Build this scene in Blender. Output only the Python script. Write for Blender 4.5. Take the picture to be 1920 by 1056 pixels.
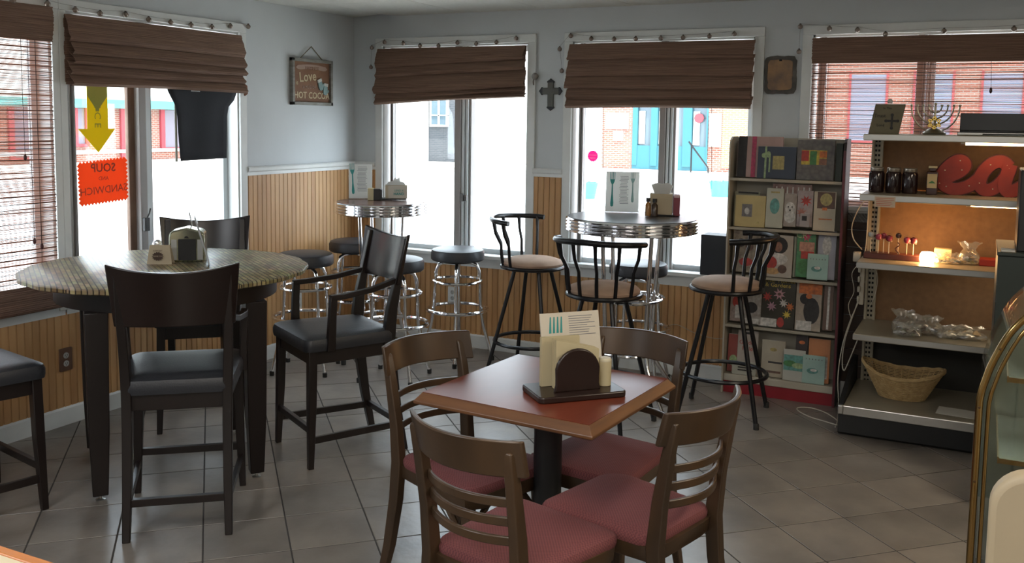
import bpy, bmesh, math, random
from mathutils import Vector, Matrix
random.seed(7)
S = bpy.context.scene
for o in list(bpy.data.objects): bpy.data.objects.remove(o)
COL = S.collection
PI = math.pi
# ------------------------------------------------------------------ camera
cd = bpy.data.cameras.new('camera'); cam = bpy.data.objects.new('camera', cd); COL.objects.link(cam)
cd.sensor_width = 36; cd.lens = 1774.26/1920*36; cd.shift_y = (393.27-528)/1920; cd.clip_start = .05; cd.clip_end = 300
_r = Vector((.8952, .4452, .0145)); _f = Vector((-.4433, .8915, -.0938))
_u = Vector((-.0547, .0776, .9955)); _u = (_u - _u.dot(_f)*_f).normalized(); _f.normalize(); _r = _f.cross(_u)
cam.matrix_world = Matrix(((_r.x, _u.x, -_f.x, 4.183), (_r.y, _u.y, -_f.y, -5.772), (_r.z, _u.z, -_f.z, 1.6), (0, 0, 0, 1)))
S.camera = cam
# ------------------------------------------------------------------ world, sun, exposure
w = bpy.data.worlds.new('sky'); S.world = w; w.use_nodes = True
_bg = w.node_tree.nodes['Background']; _bg.inputs[0].default_value = (.80, .90, 1, 1); _bg.inputs[1].default_value = 4.8
def light(name, kind, loc, energy, color=(1, 1, 1), size=1, size_y=None, rot=(0, 0, 0)):
    l = bpy.data.lights.new(name, kind); l.energy = energy; l.color = color
    if kind == 'AREA':
        l.size = size
        if size_y: l.shape = 'RECTANGLE'; l.size_y = size_y
    elif kind == 'SUN': l.angle = .01
    else: l.shadow_soft_size = size
    o = bpy.data.objects.new(name, l); COL.objects.link(o); o.location = loc; o.rotation_euler = rot
    return o
sun = light('sun', 'SUN', (0, 0, 10), 10, (1, .95, .88)); sun.rotation_euler = Vector((-.22, .26, -.95)).to_track_quat('-Z', 'Y').to_euler()
fill_lights = [((4.4, -6.6, 2.28), 24, (1, .91, .80)), ((1.6, -5.6, 2.28), 15, (.92, .96, 1)), ((5.3, -3.0, 2.28), 17, (1, .86, .66)), ((3.3, -4.6, 2.28), 8, (1, .93, .84))]  # interior fill, added at the ceiling out of view
S.view_settings.view_transform = 'Standard'; S.view_settings.look = 'None'; S.view_settings.gamma = 1
S.view_settings.use_curve_mapping = False; S.view_settings.exposure = 1.0
# ------------------------------------------------------------------ materials
MC = {}
def M(name, col=(.5, .5, .5), rough=.5, metal=0, col2=None, scale=8, stretch=(1, 1, 1), bump=0, bscale=None, kind='noise', emit=0, spec=.5, rnd=0, trans=0, alpha=1, detail=4, fac=1.0):
    if name in MC: return MC[name]
    m = bpy.data.materials.new(name); MC[name] = m; m.use_nodes = True
    nt = m.node_tree; N = nt.nodes; L = nt.links; b = N['Principled BSDF']
    b.inputs['Base Color'].default_value = (*col, 1); b.inputs['Roughness'].default_value = rough; b.inputs['Metallic'].default_value = metal
    b.inputs['Specular IOR Level'].default_value = spec
    if trans: b.inputs['Transmission Weight'].default_value = trans
    if alpha < 1: b.inputs['Alpha'].default_value = alpha
    tc = N.new('ShaderNodeTexCoord'); mp = N.new('ShaderNodeMapping'); mp.inputs['Scale'].default_value = stretch
    L.new(tc.outputs['Object'], mp.inputs[0])
    oi = N.new('ShaderNodeObjectInfo')
    if rnd:
        va = N.new('ShaderNodeVectorMath'); va.operation = 'ADD'; cb = N.new('ShaderNodeCombineXYZ')
        mm = N.new('ShaderNodeMath'); mm.operation = 'MULTIPLY'; mm.inputs[1].default_value = 37
        L.new(oi.outputs['Random'], mm.inputs[0]); L.new(mm.outputs[0], cb.inputs[0]); L.new(mm.outputs[0], cb.inputs[2])
        L.new(mp.outputs[0], va.inputs[0]); L.new(cb.outputs[0], va.inputs[1]); vec = va.outputs[0]
    else: vec = mp.outputs[0]
    if kind == 'voronoi': tx = N.new('ShaderNodeTexVoronoi'); out = tx.outputs['Distance']; tx.inputs['Scale'].default_value = scale
    elif kind == 'checker': tx = N.new('ShaderNodeTexChecker'); out = tx.outputs['Fac']; tx.inputs['Scale'].default_value = scale
    else: tx = N.new('ShaderNodeTexNoise'); out = tx.outputs['Fac']; tx.inputs['Scale'].default_value = scale; tx.inputs['Detail'].default_value = detail
    L.new(vec, tx.inputs['Vector'])
    cur = None
    if col2:
        cr = N.new('ShaderNodeMapRange'); cr.inputs[1].default_value = .3 if kind == 'noise' else 0; cr.inputs[2].default_value = .7 if kind == 'noise' else 1
        L.new(out, cr.inputs[0])
        mx = N.new('ShaderNodeMix'); mx.data_type = 'RGBA'; mx.inputs[6].default_value = (*col, 1); mx.inputs[7].default_value = (*col2, 1)
        L.new(cr.outputs[0], mx.inputs[0]); cur = mx.outputs[2]
    if rnd:
        hs = N.new('ShaderNodeHueSaturation'); mr = N.new('ShaderNodeMapRange'); mr.inputs[3].default_value = 1-rnd; mr.inputs[4].default_value = 1+rnd
        L.new(oi.outputs['Random'], mr.inputs[0]); L.new(mr.outputs[0], hs.inputs['Value'])
        if cur: L.new(cur, hs.inputs['Color'])
        else: hs.inputs['Color'].default_value = (*col, 1)
        cur = hs.outputs[0]
    if cur: L.new(cur, b.inputs['Base Color'])
    if bump:
        bp = N.new('ShaderNodeBump'); bp.inputs['Strength'].default_value = bump; bp.inputs['Distance'].default_value = .004
        if bscale:
            t2 = N.new('ShaderNodeTexNoise'); t2.inputs['Scale'].default_value = bscale; t2.inputs['Detail'].default_value = 2; L.new(vec, t2.inputs['Vector']); L.new(t2.outputs['Fac'], bp.inputs['Height'])
        else: L.new(out, bp.inputs['Height'])
        L.new(bp.outputs[0], b.inputs['Normal'])
    if emit:
        b.inputs['Emission Color'].default_value = (*col, 1); b.inputs['Emission Strength'].default_value = emit
    return m
def thin(name, col, tr=.4):
    m = bpy.data.materials.new(name); MC[name] = m; m.use_nodes = True; N = m.node_tree.nodes; L = m.node_tree.links
    for n in list(N): N.remove(n)
    o = N.new('ShaderNodeOutputMaterial'); mx = N.new('ShaderNodeMixShader'); d = N.new('ShaderNodeBsdfDiffuse'); t = N.new('ShaderNodeBsdfTranslucent')
    d.inputs[0].default_value = (*col, 1); t.inputs[0].default_value = (*col, 1); mx.inputs[0].default_value = tr
    L.new(d.outputs[0], mx.inputs[1]); L.new(t.outputs[0], mx.inputs[2]); L.new(mx.outputs[0], o.inputs[0]); return m
def glass_mat(name, tint, gloss=.08, rough=.0, fm=.6, haze=0):
    m = bpy.data.materials.new(name); m.use_nodes = True; N = m.node_tree.nodes; L = m.node_tree.links
    for n in list(N): N.remove(n)
    o = N.new('ShaderNodeOutputMaterial'); mx = N.new('ShaderNodeMixShader'); t = N.new('ShaderNodeBsdfTransparent'); g = N.new('ShaderNodeBsdfGlossy')
    lw = N.new('ShaderNodeLayerWeight'); lw.inputs[0].default_value = .12; mm = N.new('ShaderNodeMath'); mm.operation = 'MULTIPLY_ADD'; mm.inputs[1].default_value = fm; mm.inputs[2].default_value = gloss; mm.use_clamp = True
    t.inputs[0].default_value = (*tint, 1); g.inputs['Roughness'].default_value = rough
    L.new(lw.outputs['Facing'], mm.inputs[0]); L.new(mm.outputs[0], mx.inputs[0]); L.new(t.outputs[0], mx.inputs[1]); L.new(g.outputs[0], mx.inputs[2]); L.new(mx.outputs[0], o.inputs[0])
    if haze:
        d = N.new('ShaderNodeBsdfDiffuse'); d.inputs[0].default_value = (.85, .83, .76, 1); m2 = N.new('ShaderNodeMixShader'); m2.inputs[0].default_value = haze
        L.new(mx.outputs[0], m2.inputs[1]); L.new(d.outputs[0], m2.inputs[2]); L.new(m2.outputs[0], o.inputs[0])
    return m
WALL = M('wall_paint', (.57, .60, .62), .75, col2=(.54, .57, .59), scale=3, bump=.08, bscale=120)
WHITE = M('white_trim', (.70, .72, .71), .45, col2=(.64, .66, .65), scale=9)
CEIL = M('ceiling_panel', (.62, .62, .58), .9, col2=(.56, .56, .52), scale=40, bump=.3, rnd=.03)
DARK = M('dark_void', (.01, .01, .01), .9)
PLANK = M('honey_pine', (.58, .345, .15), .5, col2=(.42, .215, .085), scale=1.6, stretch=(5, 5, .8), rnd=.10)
TILE = M('floor_tile', (.245, .215, .185), .32, col2=(.15, .132, .118), scale=5, rnd=.09, bump=.25, bscale=25, detail=6)
GROUT = M('grout', (.045, .04, .036), .9)
ESP = M('espresso_wood', (.013, .0075, .0065), .36, col2=(.008, .005, .0045), scale=6, stretch=(1, 1, .2))
ESPB = M('espresso_back', (.016, .0085, .007), .26, col2=(.010, .006, .0055), scale=5)
LEATH = M('black_leather', (.024, .026, .032), .42, bump=.25, bscale=180)
CHROME = M('chrome', (.85, .85, .87), .09, 1)
BMETAL = M('black_metal', (.012, .012, .014), .3, .4)
TAN = M('tan_suede', (.40, .27, .19), .9, col2=(.32, .21, .15), scale=14, bump=.2)
OLIVE = M('brown_chair_wood', (.080, .045, .022), .32, col2=(.038, .023, .013), scale=7, stretch=(1, 1, .25))
BURG = M('burgundy_weave', (.185, .056, .057), .9, col2=(.13, .038, .042), scale=190, kind='checker', bump=.4)
CHERRY = M('cherry_top', (.17, .036, .018), .3, col2=(.12, .027, .015), scale=10, stretch=(1, .25, 1))
CHERRYE = M('oak_edge', (.165, .072, .028), .35, col2=(.085, .036, .015), scale=12, stretch=(.3, .3, 3))
BLK = M('black_plastic', (.012, .012, .013), .4)
BLKR = M('black_rubber', (.02, .02, .02), .8)
HOLD = M('dark_holder', (.020, .010, .008), .3)
PAPER = thin('paper', (.72, .72, .70), .4)
CREAM = thin('cream_paper', (.66, .58, .38), .3)
KRAFT = M('kraft_card', (.45, .38, .27), .8)
TEAL = M('teal_print', (.03, .26, .25), .6)
GREY = M('grey_print', (.22, .22, .24), .8)
GLASS = glass_mat('window_glass', (.96, .98, .98), .03)
ACRY = glass_mat('clear_acrylic', (.94, .96, .97), .01, .05, .15)
PLAS = glass_mat('clear_film', (.95, .94, .90), .20, .16, .7, .12)
SHADE = M('bamboo_shade', (.25, .15, .105), .8, col2=(.13, .075, .052), scale=3, stretch=(1.2, 1.2, 90), bump=.9, bscale=None)
REED = thin('bamboo_reed', (.46, .29, .23), .6)
STICK = M('bamboo_stick', (.045, .022, .016), .7)
BRASS = M('brass', (.36, .235, .09), .14, 1)
SIL = M('brushed_metal', (.50, .50, .48), .3, .9)
# ------------------------------------------------------------------ mesh builder
class MB:
    def __init__(s): s.v = []; s.f = []
    def add(s, vs, fs, mat=None):
        n = len(s.v); s.v += [tuple(mat @ Vector(v)) if mat else tuple(v) for v in vs]; s.f += [tuple(i+n for i in f) for f in fs]; return s
    def box(s, c, d, mat=None):
        x, y, z = c; a, b, h = d[0]/2, d[1]/2, d[2]/2
        vs = [(x+i*a, y+j*b, z+k*h) for k in (-1, 1) for j in (-1, 1) for i in (-1, 1)]
        return s.add(vs, [(0, 2, 3, 1), (4, 5, 7, 6), (0, 1, 5, 4), (2, 6, 7, 3), (0, 4, 6, 2), (1, 3, 7, 5)], mat)
    def bb(s, x0, x1, y0, y1, z0, z1, mat=None): return s.box(((x0+x1)/2, (y0+y1)/2, (z0+z1)/2), (abs(x1-x0), abs(y1-y0), abs(z1-z0)), mat)
    def loft(s, secs, mat=None, cap=True, closed=False):
        n = len(secs[0]); vs = [p for r in secs for p in r]; fs = []
        k = len(secs)
        for i in range(k if closed else k-1):
            for j in range(n):
                a = i*n+j; b = i*n+(j+1) % n; c = ((i+1) % k)*n+(j+1) % n; d = ((i+1) % k)*n+j; fs.append((a, b, c, d))
        if cap and not closed: fs += [tuple(reversed(range(n))), tuple((k-1)*n+j for j in range(n))]
        return s.add(vs, fs, mat)
    def rl(s, pts, mat=None):  # pts: (x,y,z,sx,sy) horizontal rectangle sections
        return s.loft([[(x-a/2, y-b/2, z), (x+a/2, y-b/2, z), (x+a/2, y+b/2, z), (x-a/2, y+b/2, z)] for x, y, z, a, b in pts], mat)
    def tube(s, pts, r, n=8, closed=False, mat=None):
        P = [Vector(p) for p in pts]; k = len(P); secs = []; prev = None
        for i in range(k):
            if closed: t = P[(i+1) % k]-P[i-1]
            else: t = P[min(i+1, k-1)]-P[max(i-1, 0)]
            t.normalize()
            if prev is None:
                a = Vector((0, 0, 1)) if abs(t.z) < .9 else Vector((1, 0, 0)); u = (a-a.dot(t)*t).normalized()
            else: u = (prev-prev.dot(t)*t).normalized()
            prev = u; v = t.cross(u); rr = r[i] if isinstance(r, (list, tuple)) else r
            secs.append([tuple(P[i]+rr*(math.cos(2*PI*j/n)*u+math.sin(2*PI*j/n)*v)) for j in range(n)])
        return s.loft(secs, mat, closed=closed)
    def ring(s, c, R, r, n=28, m=8, mat=None): return s.tube([(c[0]+R*math.cos(2*PI*i/n), c[1]+R*math.sin(2*PI*i/n), c[2]) for i in range(n)], r, m, True, mat)
    def lathe(s, prof, n=24, mat=None):
        return s.loft([[(r*math.cos(2*PI*j/n), r*math.sin(2*PI*j/n), z) for j in range(n)] for r, z in prof], mat)
    def prism(s, poly, h0, h1, mat=None):  # polygon in xy extruded in z
        n = len(poly); vs = [(x, y, h0) for x, y in poly]+[(x, y, h1) for x, y in poly]
        return s.add(vs, [tuple(reversed(range(n))), tuple(range(n, 2*n))]+[(i, (i+1) % n, n+(i+1) % n, n+i) for i in range(n)], mat)
    def strip(s, pts, w, h, mat=None, up=(0, 0, 1)):  # rectangular bar swept along pts; w = sideways, h = along up
        P = [Vector(p) for p in pts]; U = Vector(up); secs = []
        for i, p in enumerate(P):
            t = (P[min(i+1, len(P)-1)]-P[max(i-1, 0)]).normalized(); sd = t.cross(U).normalized(); u = sd.cross(t).normalized()
            ww = w[i] if isinstance(w, (list, tuple)) else w; hh = h[i] if isinstance(h, (list, tuple)) else h
            secs.append([tuple(p+a*ww/2*sd+b*hh/2*u) for a, b in ((-1, -1), (1, -1), (1, 1), (-1, 1))])
        return s.loft(secs, mat)
    def mesh(s, name, mat, smooth=True):
        me = bpy.data.meshes.new(name); me.from_pydata(s.v, [], s.f)
        bm = bmesh.new(); bm.from_mesh(me); bmesh.ops.recalc_face_normals(bm, faces=bm.faces); bm.to_mesh(me); bm.free()
        if mat: me.materials.append(mat)
        if smooth:
            me.polygons.foreach_set('use_smooth', [True]*len(me.polygons)); me.set_sharp_from_angle(angle=.7)
        return me
    def build(s, name, mat, parent=None, bevel=0, loc=None, rz=0, smooth=True, seg=2):
        o = bpy.data.objects.new(name, s.mesh(name, mat, smooth)); COL.objects.link(o)
        if parent: o.parent = parent
        if loc: o.location = loc
        if rz: o.rotation_euler = (0, 0, rz)
        if bevel:
            b = o.modifiers.new('b', 'BEVEL'); b.width = bevel; b.segments = seg; b.limit_method = 'ANGLE'; b.angle_limit = .6
        return o
def tag(o, label, cat, group=None):
    o['label'] = label; o['category'] = cat
    if group: o['group'] = group
    return o
def thing(name, label, cat, loc=(0, 0, 0), rz=0, group=None):
    o = bpy.data.objects.new(name, None); COL.objects.link(o); o.empty_display_size = .1
    o.location = loc; o.rotation_euler = (0, 0, rz); return tag(o, label, cat, group)
def struct(o): o['kind'] = 'structure'; return o
def stuff(o): o['kind'] = 'stuff'; return o
def inst(me, name, parent=None, loc=(0, 0, 0), rz=0):
    o = bpy.data.objects.new(name, me); COL.objects.link(o); o.location = loc; o.rotation_euler = (0, 0, rz)
    if parent: o.parent = parent
    return o
def dup(root, loc, rz, label):
    def cp(o, par):
        c = o.copy(); COL.objects.link(c)
        if par: c.parent = par
        for ch in o.children: cp(ch, c)
        return c
    r = cp(root, None); r.location = loc; r.rotation_euler = (0, 0, rz); r['label'] = label; return r
def text(body, size, mat, parent, matrix, name='lettering', ext=.0008, align='CENTER', bold=0, space=1.0):
    cu = bpy.data.curves.new('t', 'FONT'); cu.body = body; cu.size = size; cu.extrude = ext; cu.align_x = align; cu.align_y = 'CENTER'; cu.offset = bold; cu.space_character = space; cu.resolution_u = 2
    t = bpy.data.objects.new('t', cu); COL.objects.link(t); dg = bpy.context.evaluated_depsgraph_get()
    me = bpy.data.meshes.new_from_object(t.evaluated_get(dg)); bpy.data.objects.remove(t); me.materials.clear(); me.materials.append(mat); me.transform(matrix)
    o = bpy.data.objects.new(name, me); COL.objects.link(o)
    if parent: o.parent = parent
    return o
T = Matrix.Translation
def R(a, ax): return Matrix.Rotation(a, 4, ax)
FRONT = R(PI/2, 'X')             # xy drawing -> upright, seen from -y
def arc(cx, cy, r, a0, a1, n): return [(cx+r*math.cos(a0+(a1-a0)*i/n), cy+r*math.sin(a0+(a1-a0)*i/n)) for i in range(n+1)]
def rrect(x0, x1, y0, y1, r, n=4):
    return arc(x1-r, y1-r, r, 0, PI/2, n)+arc(x0+r, y1-r, r, PI/2, PI, n)+arc(x0+r, y0+r, r, PI, 1.5*PI, n)+arc(x1-r, y0+r, r, 1.5*PI, 2*PI, n)

# =================================================================== ROOM SHELL
XR, YR, H = 6.3, -8.0, 2.334
o = struct(MB().bb(-.15, XR+.15, YR-.15, .15, -.12, -.0016).build('floor', GROUT, smooth=False)); floor = o
TA = -45.9*PI/180; e1 = Vector((math.cos(TA), math.sin(TA))); e2 = Vector((-e1.y, e1.x)); PT = .3125; O0 = Vector((1.969, -2.663))
def clip(poly):
    for ax, lim, sg in ((0, .0, 1), (0, XR, -1), (1, .0, -1), (1, YR, 1)):
        out = []
        for i in range(len(poly)):
            a, b = poly[i], poly[(i+1) % len(poly)]; da = sg*(a[ax]-lim); db = sg*(b[ax]-lim)
            if da >= 0: out.append(a)
            if (da >= 0) != (db >= 0): t = da/(da-db); out.append((a[0]+t*(b[0]-a[0]), a[1]+t*(b[1]-a[1])))
        poly = out
        if len(poly) < 3: return []
    return poly
tiles = []
hh = (PT-.006)/2
def tmesh(poly):
    n = len(poly); cx = sum(p[0] for p in poly)/n; cy = sum(p[1] for p in poly)/n
    ins = [(cx+(x-cx)*.994, cy+(y-cy)*.994) for x, y in poly]
    vs = [(x, y, -.004) for x, y in poly]+[(x, y, -.0015) for x, y in poly]+[(x, y, 0) for x, y in ins]
    fs = [(i, (i+1) % n, n+(i+1) % n, n+i) for i in range(n)]+[(n+i, n+(i+1) % n, 2*n+(i+1) % n, 2*n+i) for i in range(n)]+[tuple(range(2*n, 3*n))]
    return vs, fs
full = MB().add(*tmesh([(-hh, -hh), (hh, -hh), (hh, hh), (-hh, hh)])).mesh('tile', TILE, False)
far = MB()
for i in range(-30, 31):
    for j in range(-30, 31):
        c = O0+e1*(i+.5)*PT+e2*(j+.5)*PT
        if not (-.25 < c.x < XR+.25 and YR-.25 < c.y < .25): continue
        poly = [tuple(c+e1*a*hh+e2*b*hh) for a, b in ((-1, -1), (1, -1), (1, 1), (-1, 1))]
        cl = clip(poly)
        if len(cl) < 3: continue
        tiles.append((c, poly, cl))
def seen(c):
    d = Vector((c.x-4.183, c.y+5.772)); a = math.atan2(d.x, d.y)+.4613
    return -.62 < a < .62 and d.length > 2.0 and c.y > -4.6
tiles.sort(key=lambda t: (not seen(t[0]), (t[0]-Vector((4.18, -5.77))).length)); cnt = 0
for c, poly, cl in tiles:
    inside = all(abs(a[0]-b[0])+abs(a[1]-b[1]) < 1e-6 for a, b in zip(poly, cl)) and len(cl) == 4
    if cnt < 298 and seen(c):
        cnt += 1
        if inside: inst(full, 'tile', floor, (c.x, c.y, 0), TA)
        else:
            vs, fs = tmesh([(x-c.x, y-c.y) for x, y in cl]); inst(MB().add(vs, fs).mesh('tile', TILE, False), 'tile', floor, (c.x, c.y, 0))
    else: far.add(*tmesh(cl))
stuff(far.build('tile_field', TILE, floor, smooth=False))
# ceiling : dark plenum with panels laid under it
ceil = struct(MB().bb(-.15, XR+.15, YR-.15, .15, H+.05, H+.15).build('ceiling', DARK, smooth=False))
far = MB(); pw, ph = .61, 1.22; xs0 = .32-pw
for i in range(0, 11):
    for j in range(-1, 7):
        x0 = max(.003, xs0+i*pw); x1 = min(XR, xs0+(i+1)*pw-.004); y1 = min(-.002, -.73-(j)*ph); y0 = max(YR, y1-ph+.004 if j >= 0 else -.73+.004)
        if x1 <= x0 or y1 <= y0: continue
        if y0 > -2.2 and x0 < 4.2:
            b = MB()
            if i in (0, 1) and j == -1:   # panel cut short at the wall: dark gap in the corner
                g0, g1 = (.002, .022) if i == 0 else (.022, .03)
                if i == 0: b.prism([(x0, y0), (x1, y0), (x1, y1-.12), (x0, y1)], H, H+.014)
                else: b.prism([(x0, y0), (x1, y0), (x1, y1), (x0+.05, y1), (x0, y1-.12)], H, H+.014)
            else: b.bb(x0, x1, y0, y1, H, H+.014)
            b.build('panel', CEIL, ceil, smooth=False)
        else: far.bb(x0, x1, y0, y1, H, H+.014)
stuff(far.build('panel_field', CEIL, ceil, smooth=False))
# walls
def opening_wall(name, ax, segs, lo, hi, mat=WALL):
    """boxes of a wall around openings; segs = list of (a0,a1,z0,z1) openings along the wall axis, sorted"""
    b = MB(); cur = lo
    def put(a0, a1, z0, z1):
        if a1-a0 < 1e-4 or z1-z0 < 1e-4: return
        if ax == 'B': b.bb(a0, a1, 0, .14, z0, z1)
        else: b.bb(-.14, 0, a0, a1, z0, z1)
    for a0, a1, z0, z1 in segs:
        put(cur, a0, 0, H+.05); put(a0, a1, 0, z0); put(a0, a1, z1, H+.05); cur = a1
    put(cur, hi, 0, H+.05)
    return struct(b.build(name, mat, smooth=False))
ZT, ZS = 2.12, .66
WL = [(-3.80, -2.542, ZS, ZT), (-2.465, -1.215, ZS, ZT)]
WB = [(.254, 1.425, ZS, ZT), (1.742, 2.925, ZS, ZT), (3.255, 4.465, 1.13, ZT)]
wl = opening_wall('wall_left', 'L', WL, YR, .14)
wb = opening_wall('wall_back', 'B', WB, 0, XR)
wr = struct(MB().bb(XR, XR+.14, YR, .14, 0, H+.05).build('wall_right', WALL, smooth=False))
wn = struct(MB().bb(-.14, XR+.14, YR-.14, YR, 0, H+.05).build('wall_near', WALL, smooth=False))
# beadboard planks
PWD = .042
pm = {}
def plank(h):
    if h not in pm:
        b = MB(); t = .011; a = PWD/2-.0012
        pr = [(-a, 0), (-a, t-.002), (-a+.0015, t), (a-.0052, t), (a-.0044, t-.0025), (a-.0036, t), (a-.001, t), (a, t-.002), (a, 0)]
        b.loft([[(x, -y, 0) for x, y in pr], [(x, -y, h) for x, y in pr]]); pm[h] = b.mesh('plank', PLANK, False)
    return pm[h]
def line_planks(parent, ax, lo, hi, hfun):
    n = int((hi-lo)/PWD)
    for i in range(n):
        a = lo+(i+.5)*PWD; h = hfun(a)
        if h is None: continue
        if ax == 'B': inst(plank(h), 'plank', parent, (a, 0, .095))
        else: inst(plank(h), 'plank', parent, (0, a, .095), PI/2)
line_planks(wl, 'L', -3.75, 0, lambda y: 1.145 if y > -1.16 else .49)
line_planks(wb, 'B', 0, 3.19, lambda x: .50 if (.2 < x < 1.475 or 1.69 < x < 2.98) else 1.145)
DKW = M('wall_shade_board', (.05, .027, .018), .6, col2=(.03, .017, .012), scale=5, stretch=(1, 1, 12), rnd=.15)  # boards added below the blind, their dark brown standing for shaded grey wall
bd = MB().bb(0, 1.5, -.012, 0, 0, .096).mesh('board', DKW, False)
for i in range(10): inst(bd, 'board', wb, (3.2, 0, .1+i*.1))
# baseboards, chair rails
struct(MB().bb(0, .016, -6, 0, 0, .085).loft([[(0, y, .085), (.016, y, .085), (.010, y, .098), (0, y, .098)] for y in (-6, 0)]).build('baseboard_left', WHITE, smooth=False))
struct(MB().bb(0, 6.2, -.016, 0, 0, .085).loft([[(x, 0, .085), (x, -.016, .085), (x, -.010, .098), (x, 0, .098)] for x in (0, 6.2)]).build('baseboard_back', WHITE, smooth=False))
railp = [(0, 1.225), (.018, 1.228), (.018, 1.248), (.026, 1.256), (.030, 1.275), (.022, 1.284), (0, 1.284)]
struct(MB().loft([[(a, y, z) for a, z in railp] for y in (-1.16, 0)]).build('trim_1', WHITE, smooth=False))
b = MB()
for x0, x1 in ((0, .2), (1.473, 1.688), (2.98, 3.2)): b.loft([[(x, -a, z) for a, z in railp] for x in (x0, x1)])
struct(b.build('trim_2', WHITE, smooth=False))
# =================================================================== WINDOWS
WHS = M('white_sash', (.60, .64, .66), .35)
GRS = M('grey_sash', (.30, .28, .27), .4)
BRPOST = M('worn_brown_post', (.22, .14, .10), .65, col2=(.13, .075, .05), scale=9, stretch=(2, 2, .6))
def TM(ax):  # local (a, d, z): a along wall, d into the room is negative
    return Matrix.Identity(4) if ax == 'B' else R(PI/2, 'Z')
def window(n, ax, a0, a1, z0, z1, mull, cas=.056, sill=True, cl=None, cr=None):
    cl = cas if cl is None else cl; cr = cas if cr is None else cr
    m = TM(ax); k = MB()
    zb = z0-.06 if sill else z0-cas
    k.bb(a0-cl, a0+.002, -.018, 0, zb, z1, m).bb(a1-.002, a1+cr, -.018, 0, zb, z1, m).bb(a0-cl, a1+cr, -.02, 0, z1, z1+cas, m)
    root = struct(k.build('window_%d' % n, WHITE, bevel=.003, smooth=False))
    MB().bb(a0-cl+.004, a1+cr-.004, -.012, .0, z0-.085, z0-.02, m).build('apron', WHITE, root, smooth=False)
    MB().bb(a0-cl*.9, a1+cr*.9, -.045, .05, z0-.02, z0+.006, m).build('sill', WHITE, root, bevel=.004, smooth=False)
    j = MB(); t = .012
    j.bb(a0, a0+t, 0, .14, z0, z1, m).bb(a1-t, a1, 0, .14, z0, z1, m).bb(a0, a1, 0, .14, z1-t, z1, m).bb(a0, a1, 0, .14, z0-.02, z0, m)
    j.build('jamb', WHITE, root, smooth=False)
    m0, m1 = mull
    def sash(x0, x1, d, mt, ww=.038):
        f = MB(); f.bb(x0, x0+ww, d, d+.03, z0, z1-t, m).bb(x1-ww, x1, d, d+.03, z0, z1-t, m).bb(x0+ww, x1-ww, d, d+.03, z0, z0+ww, m).bb(x0+ww, x1-ww, d, d+.03, z1-t-ww, z1-t, m)
        f.bb(x0+ww, x0+ww+.006, d+.006, d+.024, z0+ww, z1-ww, m)
        so = f.build('sash', mt, root, bevel=.003, smooth=False)
        MB().bb(x0+ww-.002, x1-ww+.002, d+.013, d+.017, z0+ww-.002, z1-t-ww+.002, m).build('pane', GLASS, so, smooth=False)
        return so
    sash(a0+t+.02, m0+.045, .045, WHS); sash(m0+.05, a1-t, .085, WHS)
    # stiles where the two leaves meet
    (MB().bb(m0, m0+(m1-m0)*.42, .010, .075, z0, z1, m)).build('mullion', GRS, root, bevel=.004, smooth=False)
    (MB().bb(m0+(m1-m0)*.46, m0+(m1-m0)*.62, .02, .10, z0, z1, m).bb(m0+(m1-m0)*.68, m0+(m1-m0)*.84, .03, .11, z0, z1, m)).build('track', WHS, root, bevel=.002, smooth=False)
    MB().bb(m1-.014, m1, .045, .11, z0, z1, m).build('seal', GRS, root, smooth=False)
    MB().bb(a0+.045, a0+.052, .03, .10, z0, z1, m).bb(a0+.066, a0+.074, .02, .09, z0, z1, m).build('seal', GRS, root, smooth=False)
    return root, m
w1, mL = window(1, 'L', -3.80, -2.542, ZS, ZT, (-3.20, -3.10), cr=.038)
w2, _ = window(2, 'L', -2.465, -1.215, ZS, ZT, (-1.987, -1.870), cl=.038)
w3, _ = window(3, 'B', .254, 1.425, ZS, ZT, (.848, .964))
w4, _ = window(4, 'B', 1.742, 2.925, ZS, ZT, (2.337, 2.435))
w5, _ = window(5, 'B', 3.255, 4.465, 1.13, ZT, (3.82, 3.895))
MB().bb(-.075, -.048, -2.03, -1.955, ZS, ZT).build('mullion', BRPOST, w2, bevel=.004, smooth=False)
MB().bb(-.05, -.030, -1.975, -1.958, ZS, ZT).build('mullion', M('dark_rust', (.07, .03, .02), .8), w2, smooth=False)
MB().bb(-.016, .004, -2.55, -2.46, .60, ZT+.04).build('mullion', WHITE, w1, smooth=False)
# black latch on the left window, latch on the middle one
lt = MB().bb(.0, .022, -1.99, -1.955, .955, 1.03).build('latch', BLK, w2, bevel=.003)
MB().tube([(.012, -1.965, 1.03), (.018, -1.955, 1.055), (.016, -1.945, 1.08)], .004, 6).build('handle', BLK, lt)
MB().bb(.905, .93, -.004, .02, 1.03, 1.085).bb(.935, .955, -.002, .02, 1.035, 1.075).build('latch', M('latch_grey', (.10, .10, .10), .4, .5), w3, bevel=.003)
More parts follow.
